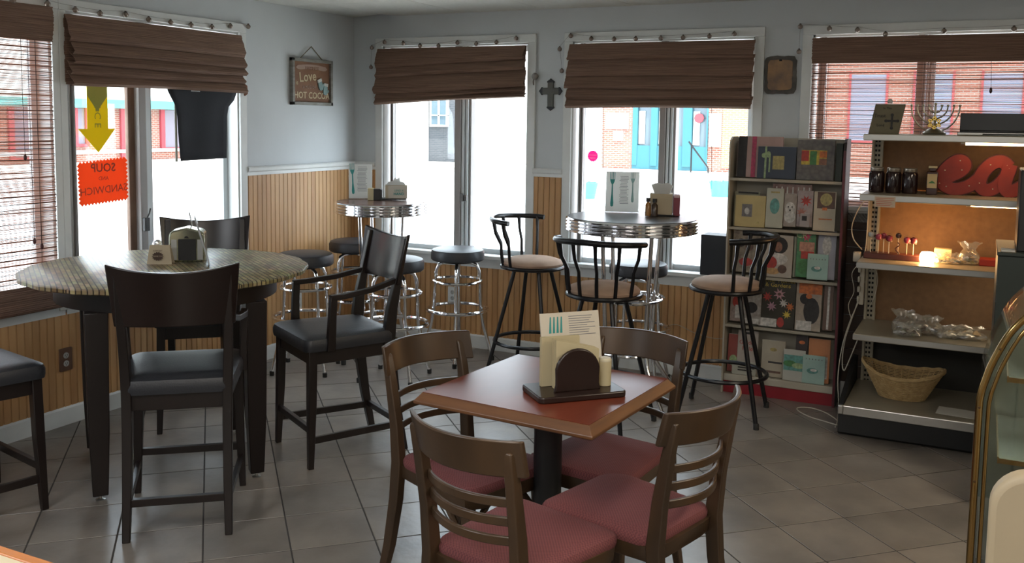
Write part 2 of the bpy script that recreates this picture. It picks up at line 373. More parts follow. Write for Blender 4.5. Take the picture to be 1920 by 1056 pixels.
# =================================================================== BLINDS
def shade_folded(name, label, ax, a0, a1, edges, seed, tilt=0.0, valbot=None):
    """raised woven shade; edges = z of bottom of each fold, first is the flat valance"""
    rr = random.Random(seed); root = thing(name, label, 'blind', (0, 0, 0)); m = TM(ax)
    ztop = 2.100
    def layer(nm, zt, zb, d0, bulge, cut=0, phase=0):
        rows = []; nz = max(6, int((zt-zb)/.0045)); nx = 26
        e0, e1_ = rr.uniform(-.012, .008), rr.uniform(-.008, .010); L0 = [e0+rr.uniform(-.004, .004) for _ in range(nz//5+2)]; L1 = [e1_+rr.uniform(-.004, .004) for _ in range(nz//5+2)]
        vs = []; fs = []
        for i in range(nz+1):
            t = i/nz; z = zt+(zb-zt)*t; d = d0-bulge*(t if t < .82 else .82-(t-.82)*1.6)-(.0016 if i % 2 else 0)-rr.uniform(0, .0012)
            xa = a0+L0[i//5]; xb = a1+L1[i//5]
            for j in range(nx+1):
                u = j/nx; sag = tilt*(u-.5)+.0035*math.sin(phase+5*u)*t
                vs.append((xa+(xb-xa)*u, d-.004*math.sin(9*u+phase)*t, z+sag*t))
        for i in range(nz):
            for j in range(nx):
                k = i*(nx+1)+j; fs.append((k, k+1, k+nx+2, k+nx+1))
        b = MB().add(vs, fs, m); ob = b.build(nm, SHADE, root, smooth=False)
        so = ob.modifiers.new('s', 'SOLIDIFY'); so.thickness = .0025
        return ob
    prev = ztop
    layer('valance', ztop, edges[0], -.032, .050)
    for i, z in enumerate(edges[1:]):
        layer('fold', edges[i]+.02, z, -.034, .055+.010*(i % 2), phase=i*1.7)
    layer('backing', ztop, edges[-1]+.005, -.024, .0)
    MB().bb(a0+.01, a1-.01, -.024, -.010, ztop-.02, ztop, m).build('headrail', STICK, root, smooth=False)
    return root, m
s2, _ = shade_folded('bamboo_shade', 'folded brown woven shade over the yellow arrow sign and the black cloth', 'L', -2.47, -1.225, [1.965, 1.90, 1.85, 1.80, 1.745], 3, 0)
s3, _ = shade_folded('bamboo_shade', 'folded brown woven shade on the window behind the chrome-legged stools', 'B', .235, 1.418, [1.985, 1.915, 1.80, 1.765, 1.73], 4, .055)
s4, _ = shade_folded('bamboo_shade', 'folded brown woven shade on the window behind the black round table', 'B', 1.728, 2.922, [1.995, 1.89, 1.81, 1.745, 1.69], 5, .0)
for rt, pts in ((s3, [(1.22, -.05, 1.75), (1.222, -.04, 1.3), (1.225, -.03, 1.06)]), (s4, [(2.69, -.07, 1.70), (2.695, -.06, 1.45), (2.70, -.05, 1.20)]), (s4, [(1.985, -.06, 1.70), (1.99, -.05, 1.2), (1.99, -.04, .9)])):
    MB().tube(pts, .0016, 5).build('cord', STICK, rt)
def shade_lowered(name, label, ax, a0, a1, zt, zv, zb, stack, seed, cords, gapf=.5):
    rr = random.Random(seed); root = thing(name, label, 'blind'); m = TM(ax)
    def ridged(nm, z1, z0, d, jag=.006):
        nz = max(6, int((z1-z0)/.0045)); vs = []; fs = []; nx = 12
        for i in range(nz+1):
            z = z1+(z0-z1)*i/nz; dd = d-(.0016 if i % 2 else 0)-.006*math.sin(i*.12); xa = a0+rr.uniform(-jag, 0); xb = a1+rr.uniform(0, jag)
            for j in range(nx+1): vs.append((xa+(xb-xa)*j/nx, dd, z))
        for i in range(nz):
            for j in range(nx): k = i*(nx+1)+j; fs.append((k, k+1, k+nx+2, k+nx+1))
        ob = MB().add(vs, fs, m).build(nm, SHADE, root, smooth=False); so = ob.modifiers.new('s', 'SOLIDIFY'); so.thickness = .002
    ridged('valance', zt, zv, -.036)
    b = MB(); z = zv+.01; pitch = .0052
    while z > zb:
        hgt = pitch*gapf*rr.uniform(.8, 1.2); xa = a0+rr.uniform(-.004, .006); xb = a1+rr.uniform(-.006, .004); s0 = rr.uniform(-.001, .001)
        b.loft([[(x, -.020, zz-hgt/2), (x, -.0188, zz-hgt/2), (x, -.0188, zz+hgt/2), (x, -.020, zz+hgt/2)] for x, zz in ((xa, z-s0), ((xa+xb)/2, z+s0), (xb, z-s0))], m); z -= pitch
    stuff(b.build('reeds', REED, root, smooth=False))
    b = MB(); z = zv-.012
    while z > zb:
        xa = a0+rr.uniform(-.006, .004); xb = a1+rr.uniform(-.004, .006); s0, s1 = rr.uniform(-.0025, .0025), rr.uniform(-.0025, .0025)
        b.tube([m @ Vector((xa, -.0225, z)), m @ Vector((xa*.6+xb*.4, -.0225, z+s0)), m @ Vector((xa*.3+xb*.7, -.0225, z+s1)), m @ Vector((xb, -.0225, z))], rr.choice((.0012, .0016, .0022)), 5); z -= rr.uniform(.017, .028)
    stuff(b.build('sticks', STICK, root, smooth=False))
    if stack: ridged('bottom_fold', stack[0], stack[1], -.05, .012); ridged('bottom_fold', stack[0]-.04, stack[1]+.015, -.058, .012)
    for x, z1, bead in cords:
        p = [m @ Vector((x, -.045, zv)), m @ Vector((x+.004, -.04, (zv+z1)/2)), m @ Vector((x+.006, -.042, z1))]
        c = MB().tube(p, .0013, 5).build('cord', STICK, root)
        if bead: MB().lathe([(.001, .016), (.006, .008), (.008, -.004), (.006, -.014), (.001, -.018)], 10, T(p[-1])).build('tassel', M('dark_red_bead', (.06, .012, .012), .5), c)
    for x in (a0+.09, (a0+a1)/2, a1-.09):
        MB().bb(x-.001, x+.001, -.0245, -.0235, zb, zv, m).build('cord', STICK, root, smooth=False)
    return root
shade_lowered('bamboo_shade', 'lowered see-through bamboo shade on the far left window with hanging cords', 'L', -3.79, -2.553, 2.125, 1.955, .70, (.76, .625), 8, [(-2.735, 1.39, 1), (-2.70, .98, 1), (-2.66, .95, 1)], .66)
shade_lowered('bamboo_shade', 'lowered see-through bamboo shade behind the magazine rack and metal shelving', 'B', 3.262, 4.46, 2.10, 1.955, 1.135, None, 9, [(4.19, 1.80, 1), (3.34, 1.3, 0)], .66)
# =================================================================== STRING LIGHTS
BULB = M('smoked_bulb', (.26, .21, .18), .18, .3); CAP = M('bulb_cap', (.05, .04, .035), .5)
bulb_me = MB().lathe([(.002, .0145), (.008, .0125), (.0135, .006), (.0145, -.001), (.012, -.009), (.007, -.013), (.001, -.0145)], 14).mesh('bulb', BULB)
cap_me = MB().lathe([(.003, .019), (.005, .018), (.006, .013), (.003, .012)], 8).mesh('cap', CAP)
def string(label, ax, pts):
    rt = thing('string_lights', label, 'string lights'); m = TM(ax); P = [m @ Vector((a, -.033, z)) for a, z in pts]; cab = []
    for i, p in enumerate(P):
        bo = inst(bulb_me, 'bulb', rt, p); inst(cap_me, 'cap', bo)
        cab.append(p+Vector((0, 0, .018)))
        if i < len(P)-1: cab.append((p+P[i+1])/2+Vector((0, 0, .016)))
    MB().tube(cab, .0007, 5).build('wire', CAP, rt)
string('string of small round bulbs along the top of the two left windows', 'L', [(-2.95, 2.13), (-2.76, 2.13), (-2.574, 2.137), (-2.415, 2.125), (-2.265, 2.123), (-2.101, 2.135), (-1.945, 2.124), (-1.788, 2.124), (-1.634, 2.124), (-1.468, 2.128), (-1.313, 2.148), (-1.157, 2.16)])
string('string of small round bulbs over the window nearest the corner', 'B', [(.171, 1.97), (.178, 2.11), (.288, 2.147), (.446, 2.135), (.587, 2.115), (.739, 2.111), (.89, 2.129), (1.038, 2.117), (1.194, 2.124), (1.341, 2.147)])
string('string of small round bulbs over the window behind the black round table', 'B', [(1.679, 1.928), (1.661, 2.07), (1.737, 2.153), (1.881, 2.131), (2.037, 2.125), (2.181, 2.123), (2.345, 2.122), (2.487, 2.123), (2.651, 2.126), (2.802, 2.136)])
string('string of small round bulbs over the window above the metal shelving', 'B', [(3.184, 2.024), (3.185, 2.168), (3.348, 2.151), (3.501, 2.139), (3.651, 2.111), (3.95, 2.12), (4.288, 2.122), (4.45, 2.14)])
# =================================================================== WALL DECOR
GOLD = M('gold_letters', (.55, .45, .28), .6); PINKW = M('faded_pink_print', (.36, .25, .20), .7)
sg = thing('wall_sign', 'framed brown wooden cocoa sign hanging on the left wall by a cord', 'sign', (0, -.512, 1.685))
f = MB(); W2, HH = .218, .315
f.bb(0, .03, -W2, -W2+.022, 0, HH).bb(0, .03, W2-.022, W2, 0, HH).bb(0, .03, -W2, W2, 0, .022).bb(0, .03, -W2, W2, HH-.022, HH)
f.build('frame', M('weathered_grey_wood', (.16, .15, .13), .7, col2=(.27, .27, .25), scale=14, stretch=(1, 1, 3)), sg, bevel=.002, smooth=False)
MB().bb(.002, .014, -W2+.02, W2-.02, .02, HH-.02).build('panel', M('sign_brown', (.23, .115, .06), .7, col2=(.17, .08, .045), scale=8), sg, smooth=False)
MB().tube([(.012, -.12, HH), (.012, .0, HH+.085), (.012, .12, HH)], .0035, 6).build('cord', M('jute', (.20, .17, .12), .9), sg)
LW = T((.016, 0, 0)) @ R(PI/2, 'Z') @ FRONT
rib = MB().prism([(-.17, 0)]+[(x, .012+.014*math.cos(x*9)) for x in (-.15, -.1, -.05, 0, .05, .1, .15)]+[(.17, 0), (.15, -.012)]+[(x, -.020+.014*math.cos(x*9)) for x in (.12, .06, 0, -.06, -.12)]+[(-.15, -.012)], -.001, .001, T((.0155, 0, .252)) @ R(PI/2, 'Z') @ FRONT)
rib.build('ribbon', PINKW, sg, smooth=False)
text('HAPPINESS', .030, M('sign_brown2', (.20, .10, .06), .7), sg, LW @ T((0, .252, .001)))
text('Love', .095, GOLD, sg, LW @ T((-.045, .192, 0)) @ R(.1, 'Z'), bold=.0012)
text('is', .045, GOLD, sg, LW @ T((-.16, .15, 0)))
text('& MUG OF', .030, PINKW, sg, LW @ T((-.03, .122, 0)))
text('HOT COCOA', .062, GOLD, sg, LW @ T((0, .065, 0)), bold=.001)
for dx, rz in ((.085, .35), (.142, -.1)):
    mt = MB().prism([(-.018, -.035), (-.022, -.01), (-.018, .018), (.018, .018), (.024, -.01), (.036, -.004), (.040, -.014), (.022, -.03), (.012, -.042), (-.008, -.042)], 0, .008, LW @ T((dx, .145-abs(dx-.085)*.5, 0)) @ R(rz, 'Z')).build('mitten', M('mitten_blue', (.22, .32, .32), .7), sg)
    MB().prism([(-.020, .018), (.021, .018), (.022, .038), (-.021, .038)], 0, .010, LW @ T((dx, .145-abs(dx-.085)*.5, 0)) @ R(rz, 'Z')).build('cuff', PAPER, mt)
cr = thing('wall_cross', 'small dark pewter cross between the two back windows', 'cross', (1.590, 0, 1.776))
def cf(x, y, s=1): return (x*s, y*s)
crs = MB()
crs.prism([(-.022, -.085), (.022, -.085), (.022, .0), (.065, .0), (.065, .044), (.022, .044), (.022, .082), (-.022, .082), (-.022, .044), (-.065, .044), (-.065, .0), (-.022, .0)], 0, .010, T((0, -.002, 0)) @ FRONT)
cb_ = MB()
for cx, cy, a in ((0, .082, PI/2), (-.062, .022, PI), (.062, .022, 0), (0, -.085, -PI/2)):
    pts = [(-.006, -.032), (.004, -.034), (.013, -.022), (.020, -.010), (.030, 0), (.020, .010), (.013, .022), (.004, .034), (-.006, .032)]
    cb_.prism(pts, 0, .014, T((0, -.001, 0)) @ FRONT @ T((cx, cy, 0)) @ R(a, 'Z') @ Matrix.Scale(.8, 4))
crs.build('cross_bar', M('pewter', (.10, .10, .09), .45, .6, bump=.5, bscale=60), cr, bevel=.003)
cb_.build('finial', M('dark_pewter', (.035, .035, .04), .4, .6), cr, bevel=.002)
sl = thing('slate_picture', 'rustic slate plaque with a faded tan picture right of the middle window', 'picture', (3.078, 0, 1.890))
rr = random.Random(2)
def rough(x0, x1, y0, y1, r, j, n=7):
    p = rrect(x0, x1, y0, y1, r, 3); out = []
    for i in range(len(p)):
        a, b2 = p[i], p[(i+1) % len(p)]; L = math.hypot(b2[0]-a[0], b2[1]-a[1]); k = max(1, int(L/.02))
        for q in range(k): t = q/k; out.append((a[0]+(b2[0]-a[0])*t+rr.uniform(-j, j), a[1]+(b2[1]-a[1])*t+rr.uniform(-j, j)))
    return out
MB().prism(rough(-.092, .092, -.112, .112, .03, .003), .002, .016, FRONT).build('slate', M('slate', (.045, .04, .035), .6, col2=(.10, .09, .075), scale=18, bump=.6), sl)
MB().prism(rough(-.070, .070, -.088, .090, .025, .003), .016, .0185, FRONT).build('picture', M('faded_painting', (.42, .24, .11), .6, col2=(.13, .09, .07), scale=9), sl)
MB().bb(-.008, .008, -.020, -.0185, .082, .092).build('hanging_hole', DARK, sl, smooth=False)
tag(MB().tube([(.01, -1.178, 1.80), (.028, -1.178, 1.79), (.03, -1.176, 1.745), (.012, -1.178, 1.735)], .009, 8).build('cord_cleat', M('wood_cleat', (.25, .11, .07), .6)), 'small reddish cord cleat on the casing right of the black cloth', 'hook')
tag(MB().lathe([(.002, .0), (.022, .0), (.024, .01), (.018, .02), (.002, .026)], 14, T((1.482, -.018, 1.895)) @ R(PI/2, 'X')).tube([(1.478, -.03, 1.885), (1.474, -.035, 1.86), (1.47, -.02, 1.84)], .005, 6).build('cord_cleat', M('grey_cleat', (.22, .20, .18), .4)), 'small round grey cord hook on the casing beside the cross', 'hook')
# outlets
def outlet(name, label, m, plate, face=M('outlet_face', (.42, .42, .40), .5)):
    rt = thing(name, label, 'outlet'); rt.matrix_world = m
    MB().prism(rrect(-.038, .038, -.06, .06, .006), .0, .007, FRONT).build('cover_plate', plate, rt, bevel=.002)
    for s in (-1, 1):
        so = MB().prism(arc(0, s*.021, .016, 0, 2*PI, 14)[:-1], .007, .009, FRONT).build('socket', face, rt)
        MB().bb(-.007, -.005, -.0098, -.009, s*.021-.002, s*.021+.006).bb(.005, .007, -.0098, -.009, s*.021-.002, s*.021+.006).bb(-.002, .002, -.0098, -.009, s*.021-.010, s*.021-.006).build('slot', DARK, so, smooth=False)
outlet('wall_outlet', 'outlet with a wooden cover plate low on the left wall by the round table', T((.013, -2.52, .345)) @ R(PI/2, 'Z'), M('wood_plate', (.16, .085, .05), .5, col2=(.10, .05, .03), scale=10))
outlet('wall_outlet', 'white outlet on the left wall planks behind the leftmost chrome stool', T((.013, -.677, .335)) @ R(PI/2, 'Z'), WHITE)
outlet('wall_outlet', 'white outlet on the back wall planks behind the middle chrome stool', T((.86, -.013, .36)), WHITE)
# signs in the left window (they face the street, so the writing reads backwards from inside)
ORA = thin('orange_card', (.80, .16, .05), .4); ORB = M('orange_faded_ink', (.30, .07, .04), .8); YEL = thin('yellow_card', (.66, .52, .03), .35); YEB = M('olive_yellow_print', (.30, .30, .05), .8)
MIR = T((-.041, .036, -.003)) @ R(-PI/2, 'Z') @ FRONT       # drawing seen from outside (x to the left from inside)
os_ = thing('window_sign', 'orange zigzag-edged soup sign taped in the left window below the arrow', 'sign')
def zig(p, amp, st):
    out = []
    for i in range(len(p)):
        a, b2 = Vector(p[i]), Vector(p[(i+1) % len(p)]); d = b2-a; n = max(1, round(d.length/st)); nn = Vector((d.y, -d.x)).normalized()
        for q in range(n): out += [tuple(a+d*(q/n)), tuple(a+d*((q+.5)/n)+nn*amp)]
    return out
oq = [(2.093, 1.145), (2.393, 1.130), (2.399, 1.343), (2.096, 1.365)]   # x = -y seen from outside
oq = [(-y if False else y, z) for y, z in oq]
MB().prism(zig(oq, .012, .021), -.001, .001, MIR).build('card', ORA, os_, smooth=False)
# from inside the text is mirrored: lay text for an outside reader and lift it on the inside face
INS = T((-.0395, .036, -.003)) @ R(-PI/2, 'Z') @ FRONT
text('SOUP', .064, ORB, os_, INS @ T((2.245, 1.318, 0)), ext=.0003, bold=.001)
text('AND', .030, ORB, os_, INS @ T((2.245, 1.262, 0)), ext=.0003)
text('SANDWICH', .057, ORB, os_, INS @ T((2.243, 1.200, 0)) @ R(-.05, 'Z'), ext=.0003)
ar = thing('arrow_sign', 'yellow paper arrow pointing down in the left window', 'sign')
MB().prism([(2.207, 1.80), (2.207, 1.527), (2.160, 1.529), (2.272, 1.401), (2.395, 1.527), (2.338, 1.527), (2.336, 1.80)], -.001, .001, MIR).build('card', YEL, ar, smooth=False)
MB().prism([(2.209, 1.76), (2.209, 1.70), (2.262, 1.635), (2.262, 1.62), (2.285, 1.62), (2.285, 1.635), (2.334, 1.70), (2.334, 1.76)], .0, .0004, INS).build('print', YEB, ar, smooth=False)  # darker V where a second arrow layer overlaps
text('I C E', .058, YEB, ar, INS @ T((2.270, 1.590, 0)) @ R(-PI/2, 'Z'), ext=.0003)
blk = thing('hanging_cloth', 'black cloth hanging below the folded shade in the left window', 'cloth')
BCL = M('black_cloth', (.028, .032, .040), .9, bump=.3, bscale=300)
rows = [(1.80, -1.80, -1.235), (1.742, -1.80, -1.24), (1.70, -1.775, -1.262), (1.66, -1.748, -1.31), (1.60, -1.735, -1.328), (1.50, -1.730, -1.332), (1.40, -1.722, -1.337), (1.338, -1.715, -1.340)]
vs = []; fs = []
for i, (z, a, b2) in enumerate(rows):
    for j in range(13): vs.append((.012+.006*math.sin(j*.9+i*.3), a+(b2-a)*j/12, z+(.006*j/12 if i == 7 else 0)))
for i in range(7):
    for j in range(12): k = i*13+j; fs.append((k, k+1, k+14, k+13))
ob = MB().add(vs, fs).build('cloth', BCL, blk); so = ob.modifiers.new('s', 'SOLIDIFY'); so.thickness = .003
MB().bb(.020, .021, -1.63, -1.56, 1.742, 1.752).build('tape', PAPER, blk, smooth=False)
MB().bb(.004, .008, -1.745, -1.730, 1.335, 1.69).build('edge_board', M('pale_board', (.35, .34, .29), .7), blk, smooth=False)
# =================================================================== FURNITURE
def curvepanel(w, z0, z1, y, bow, thick, n=14, dip=0, ytop=0, taper=0):
    """upright panel bowed backwards (-y in the middle), top edge dipped"""
    secs = []
    for i in range(n+1):
        u = -1+2*i/n; yy = y-bow*(1-u*u); zt = z1-dip*(1-u*u)
        xb = u*(w/2-taper); xt = u*w/2
        secs.append([(xb, yy-thick/2, z0), (xb, yy+thick/2, z0), (xt, yy+thick/2+ytop, zt), (xt, yy-thick/2+ytop, zt)])
    return MB().loft(secs)
def cushion(w0, w1, d, z0, z1, r=.03, front=1):
    """rounded seat pad, w0 rear width, w1 front width, centred on y"""
    base = []
    pl = [(-w0/2, -d/2), (w0/2, -d/2), (w1/2, d/2), (-w1/2, d/2)]
    n = 5; rr_ = .05
    for i in range(4):
        p = Vector(pl[i]); a = Vector(pl[i-1]); c = Vector(pl[(i+1) % 4]); ua = (a-p).normalized(); uc = (c-p).normalized()
        s_ = p+ua*rr_; e_ = p+uc*rr_
        for k in range(n+1): t = k/n; base.append(tuple((1-t)**2*s_+2*t*(1-t)*p+t*t*e_))
    prof = [(1, 0), (1.012, .25), (1.012, .55), (.985, .8), (.90, .95), (.70, 1.02), (.35, 1.06)]
    secs = [[(x*s, y*s, z0+(z1-z0)*t) for x, y in base] for s, t in prof]
    return MB().loft(secs)
def counter_chair(label, loc, rz, arms=True, seatcol=LEATH, group=None):
    t = thing('counter_chair', label, 'chair', loc, rz, group)
    ZS_ = .60
    cushion(.41, .47, .46, ZS_-.055, ZS_+.012).build('seat', seatcol, t)
    fr = MB(); fr.bb(-.205, .205, .175, .20, .48, .55).bb(-.185, .185, -.215, -.19, .48, .55)
    for s in (-1, 1): fr.strip([(s*.195, .19, .515), (s*.175, -.2, .515)], .022, .07)
    fr.build('seat_frame', ESP, t, bevel=.003)
    for s in (-1, 1):
        MB().rl([(s*.215, .205, 0, .026, .026), (s*.205, .195, .30, .038, .038), (s*.20, .19, .55, .040, .040)]).build('leg', ESP, t, bevel=.003)
        pts = [(s*.185, -.285, 0, .028, .032), (s*.183, -.245, .20, .034, .042), (s*.182, -.215, .42, .036, .052), (s*.184, -.200, .56, .036, .060), (s*.188, -.215, .70, .034, .050), (s*.192, -.245, .84, .032, .036), (s*.195, -.285, 1.035, .028, .022)]
        MB().rl(pts).build('leg', ESP, t, bevel=.003)
    bp = curvepanel(.475, .815, 1.055, -.235, .045, .018, dip=.030, ytop=-.045, taper=.02)
    bp.build('backrest', ESPB, t, bevel=.004)
    st = MB(); st.bb(-.20, .20, .190, .212, .165, .195)
    st.build('stretcher', ESP, t, bevel=.002); MB().bb(-.18, .18, -.27, -.248, .125, .155).build('stretcher', ESP, t, bevel=.002)
    for s in (-1, 1): MB().strip([(s*.208, .20, .13), (s*.183, -.255, .13)], .018, .032).build('stretcher', ESP, t, bevel=.002)
    if arms:
        for s in (-1, 1):
            a = MB().strip([(s*.19, -.235, .835), (s*.215, -.10, .805), (s*.235, .05, .790), (s*.235, .115, .788)], .030, .024)
            a.rl([(s*.225, .11, .54, .030, .040), (s*.233, .105, .70, .028, .034), (s*.235, .10, .79, .028, .034)])
            a.build('armrest', ESP, t, bevel=.003)
    return t
def face(fx, fy): return math.atan2(-fx, fy)
counter_chair('espresso wood counter armchair with its back to the viewer at the big round table', (1.335, -3.005, 0), face(-.64, .77))
counter_chair('dark wood counter armchair turned sideways right of the big round table', (1.425, -2.135, 0), face(-.50, -.86))
counter_chair('dark counter armchair on the window side of the big round table', (.56, -2.10, 0), face(.67, -.74))
counter_chair('armless dark counter chair cut off by the left edge of the picture', (.593, -3.443, 0), face(.20, .98), False)
# big round counter table
TB = (.905, -2.665, 0)
t = thing('round_counter_table', 'big round counter-height table with a mosaic top and four dark legs', 'table', TB)
MOS = bpy.data.materials.new('mosaic_top'); MOS.use_nodes = True; N = MOS.node_tree.nodes; L = MOS.node_tree.links; b_ = N['Principled BSDF']; b_.inputs['Roughness'].default_value = .32
tc = N.new('ShaderNodeTexCoord'); mp = N.new('ShaderNodeMapping'); mp.inputs['Rotation'].default_value = (0, 0, .6); mp.inputs['Scale'].default_value = (1, 1, 1); br = N.new('ShaderNodeTexBrick')
br.inputs['Color1'].default_value = (.60, .52, .27, 1); br.inputs['Color2'].default_value = (.26, .20, .09, 1); br.inputs['Mortar'].default_value = (.03, .02, .012, 1); br.inputs['Scale'].default_value = 6; br.inputs['Mortar Size'].default_value = .015; br.inputs['Brick Width'].default_value = .5; br.inputs['Row Height'].default_value = .12
nz = N.new('ShaderNodeTexNoise'); nz.inputs['Scale'].default_value = 14; mx = N.new('ShaderNodeMix'); mx.data_type = 'RGBA'; mx.blend_type = 'MULTIPLY'; mx.inputs[0].default_value = .6
L.new(tc.outputs['Object'], mp.inputs[0]); L.new(mp.outputs[0], br.inputs[0]); L.new(mp.outputs[0], nz.inputs[0]); L.new(br.outputs['Color'], mx.inputs[6]); L.new(nz.outputs['Color'], mx.inputs[7]); L.new(mx.outputs[2], b_.inputs[0])
RT = .615
vs = []
ed = [(RT+(.004*math.sin(i*7.3)+.003*math.sin(i*3.1))) for i in range(120)]
def circ(rs, z): return [(rs*ed[j]*math.cos(2*PI*j/120), rs*ed[j]*math.sin(2*PI*j/120), z) for j in range(120)]
MB().loft([circ(.985, .896), circ(1, .901), circ(1, .914), circ(.985, .920)]).build('tabletop', MOS, t)
MB().lathe([(.44, .80), (.475, .80), (.475, .897), (.44, .897), (.44, .80)], 64).build('apron', ESP, t)
a0 = math.atan2(-3.117+2.665, .965-.905)
for k in range(4):
    a = a0+k*PI/2; x, y = .452*math.cos(a), .452*math.sin(a)
    lo = MB().rl([(0, 0, .025, .060, .060), (0, 0, .30, .080, .080), (0, 0, .80, .092, .092)]).build('leg', ESP, t, bevel=.004); lo.location = (x, y, 0); lo.rotation_euler = (0, 0, a+PI/4)
    MB().lathe([(.018, 0), (.020, .004), (.006, .008), (.006, .027)], 12).build('leveller', SIL, lo)
# chrome swivel stools
def chrome_stool(label, loc, rz):
    t = thing('chrome_stool', label, 'stool', loc, rz, 'chrome diner stools')
    MB().lathe([(.02, .675), (.168, .675), (.177, .684), (.178, .728), (.170, .744), (.150, .752), (.02, .755)], 36).build('seat', LEATH, t)
    MB().lathe([(.02, .66), (.10, .66), (.10, .677), (.02, .677)], 20).build('swivel_plate', BLK, t)
    for k in range(4):
        a = PI/4+k*PI/2; c, s = math.cos(a), math.sin(a)
        rad = [(.02, .657), (.09, .657), (.125, .642), (.143, .605), (.149, .52), (.158, .33), (.175, .24), (.235, .02)]
        MB().tube([(r*c, r*s, z) for r, z in rad], .0115, 10).build('leg', CHROME, t).select_set(False)
        MB().lathe([(.014, 0), (.015, .025), (.010, .03)], 10, T((.236*c, .236*s, 0))).build('foot_cap', BLKR, t)
    MB().ring((0, 0, .535), .160, .0095).build('upper_ring', CHROME, t)
    MB().ring((0, 0, .345), .200, .0115).build('foot_ring', CHROME, t)
    return t
base = chrome_stool('black-topped chrome stool between the big round table and the left wall', (.385, -1.055, 0), .4)
dup(base, (.985, -.94, 0), .2, 'black-topped chrome stool half hidden behind the sideways armchair')
dup(base, (1.095, -.36, 0), -.33, 'black-topped chrome stool standing free below the corner window')
dup(base, (2.33, -.30, 0), .1, 'black-topped chrome stool behind the black round table')
dup(base, (.27, -.37, 0), .5, 'chrome stool in the corner behind the small bistro table, barely showing')
# bistro tables
def bistro(label, loc, r, zt, topm, legr, rz):
    t = thing('bistro_table', label, 'table', loc, rz)
    pr = [(.02, zt-.080), (r-.012, zt-.080)]
    for k in range(4):
        z = zt-.077+k*.0185; pr += [(r-.004, z), (r, z+.004), (r, z+.011), (r-.004, z+.015), (r-.009, z+.017)]
    pr += [(r-.010, zt-.003)]
    MB().lathe(pr+[(r-.02, zt-.003), (.02, zt-.003)], 64).build('rim', CHROME, t)
    MB().lathe([(.01, zt-.004), (r-.012, zt-.004), (r-.012, zt), (.01, zt)], 64).build('tabletop', topm, t)
    for k in range(4):
        a = PI/4+k*PI/2; c, s = math.cos(a), math.sin(a)
        rad = [(legr*.98, zt-.06), (legr*.86, .60), (legr*.80, .36), (legr*.95, .22), (legr*1.65, .03)]
        MB().tube([(q*c, q*s, z) for q, z in rad], .0125, 10).build('leg', CHROME, t)
        MB().lathe([(.016, 0), (.017, .028), (.012, .034)], 10, T((legr*1.67*c, legr*1.67*s, 0))).build('foot_cap', BLKR, t)
    MB().ring((0, 0, .60), legr*.90, .009).build('ring', CHROME, t)
    MB().ring((0, 0, .30), legr*.88, .009).build('ring', CHROME, t)
    return t
bistro('small chrome-edged bistro table in the corner with a red-brown top', (.66, -.615, 0), .30, 1.06, M('corner_top', (.20, .10, .08), .25, col2=(.14, .08, .07), scale=8), .16, .25)
bistro('larger round bistro table with a black top and ribbed chrome edge', (2.42, -.70, 0), .375, 1.068, M('black_laminate', (.035, .037, .042), .28), .20, .15)
# black bar stools with tan seats
def bar_stool(label, loc, rz):
    t = thing('bar_stool', label, 'stool', loc, rz, 'black bar stools with tan seats')
    MB().lathe([(.01, .705), (.17, .705), (.186, .715), (.190, .728), (.178, .742), (.140, .755), (.07, .761), (.01, .762)], 36).build('seat', TAN, t)
    MB().ring((0, 0, .703), .192, .012).lathe([(.01, .690), (.188, .690), (.188, .704), (.01, .704)], 30).build('seat_frame', BMETAL, t)
    for k in range(4):
        a = PI/4+k*PI/2; c, s = math.cos(a), math.sin(a)
        MB().tube([(.115*c, .115*s, .692), (.128*c, .128*s, .64), (.30*c, .30*s, .008)], .0125, 8).build('leg', BMETAL, t)
        MB().lathe([(.015, 0), (.015, .03), (.012, .034)], 8, T((.301*c, .301*s, 0))).build('foot_cap', BLKR, t)
    MB().ring((0, 0, .235), .232, .0115, 36).build('foot_ring', BMETAL, t)
    n = 16; A0, A1 = PI+.35, 2*PI-.35
    rail = []
    for i in range(n+1):
        a = A0-.0+(A1-A0)*i/n; rail.append((.255*math.cos(a)*1.0, .245*math.sin(a)-.01, 1.000-.012*abs(i-n/2)/(n/2)))
    rail = [(-.245, -.045, .985)]+rail+[(.245, -.045, .985)]
    rad = [.013]+[.0155]*(n+1)+[.013]
    MB().tube(rail, .016, 10).build('back_rail', BMETAL, t)
    for k in range(6):
        a = A0-.02+(A1-A0+.04)*k/5; c, s = math.cos(a), math.sin(a)
        MB().tube([(.188*c, .188*s, .70), (.200*c, .200*s, .78), (.205*c, .203*s, .84), (.238*c, .232*s-.006, .91), (.250*c, .242*s-.01, .990)], [.010, .010, .009, .009, .012], 8).build('spindle', BMETAL, t)
    return t
base = bar_stool('black metal bar stool with tan seat standing left of the black round table', (1.715, -.51, 0), face(1, -.02))
dup(base, (2.44, -1.17, 0), face(.08, 1), 'black bar stool with tan seat before the black round table, its back to the viewer')
dup(base, (2.96, -.66, 0), face(-1, -.08), 'black metal bar stool with tan seat in front of the magazine rack')
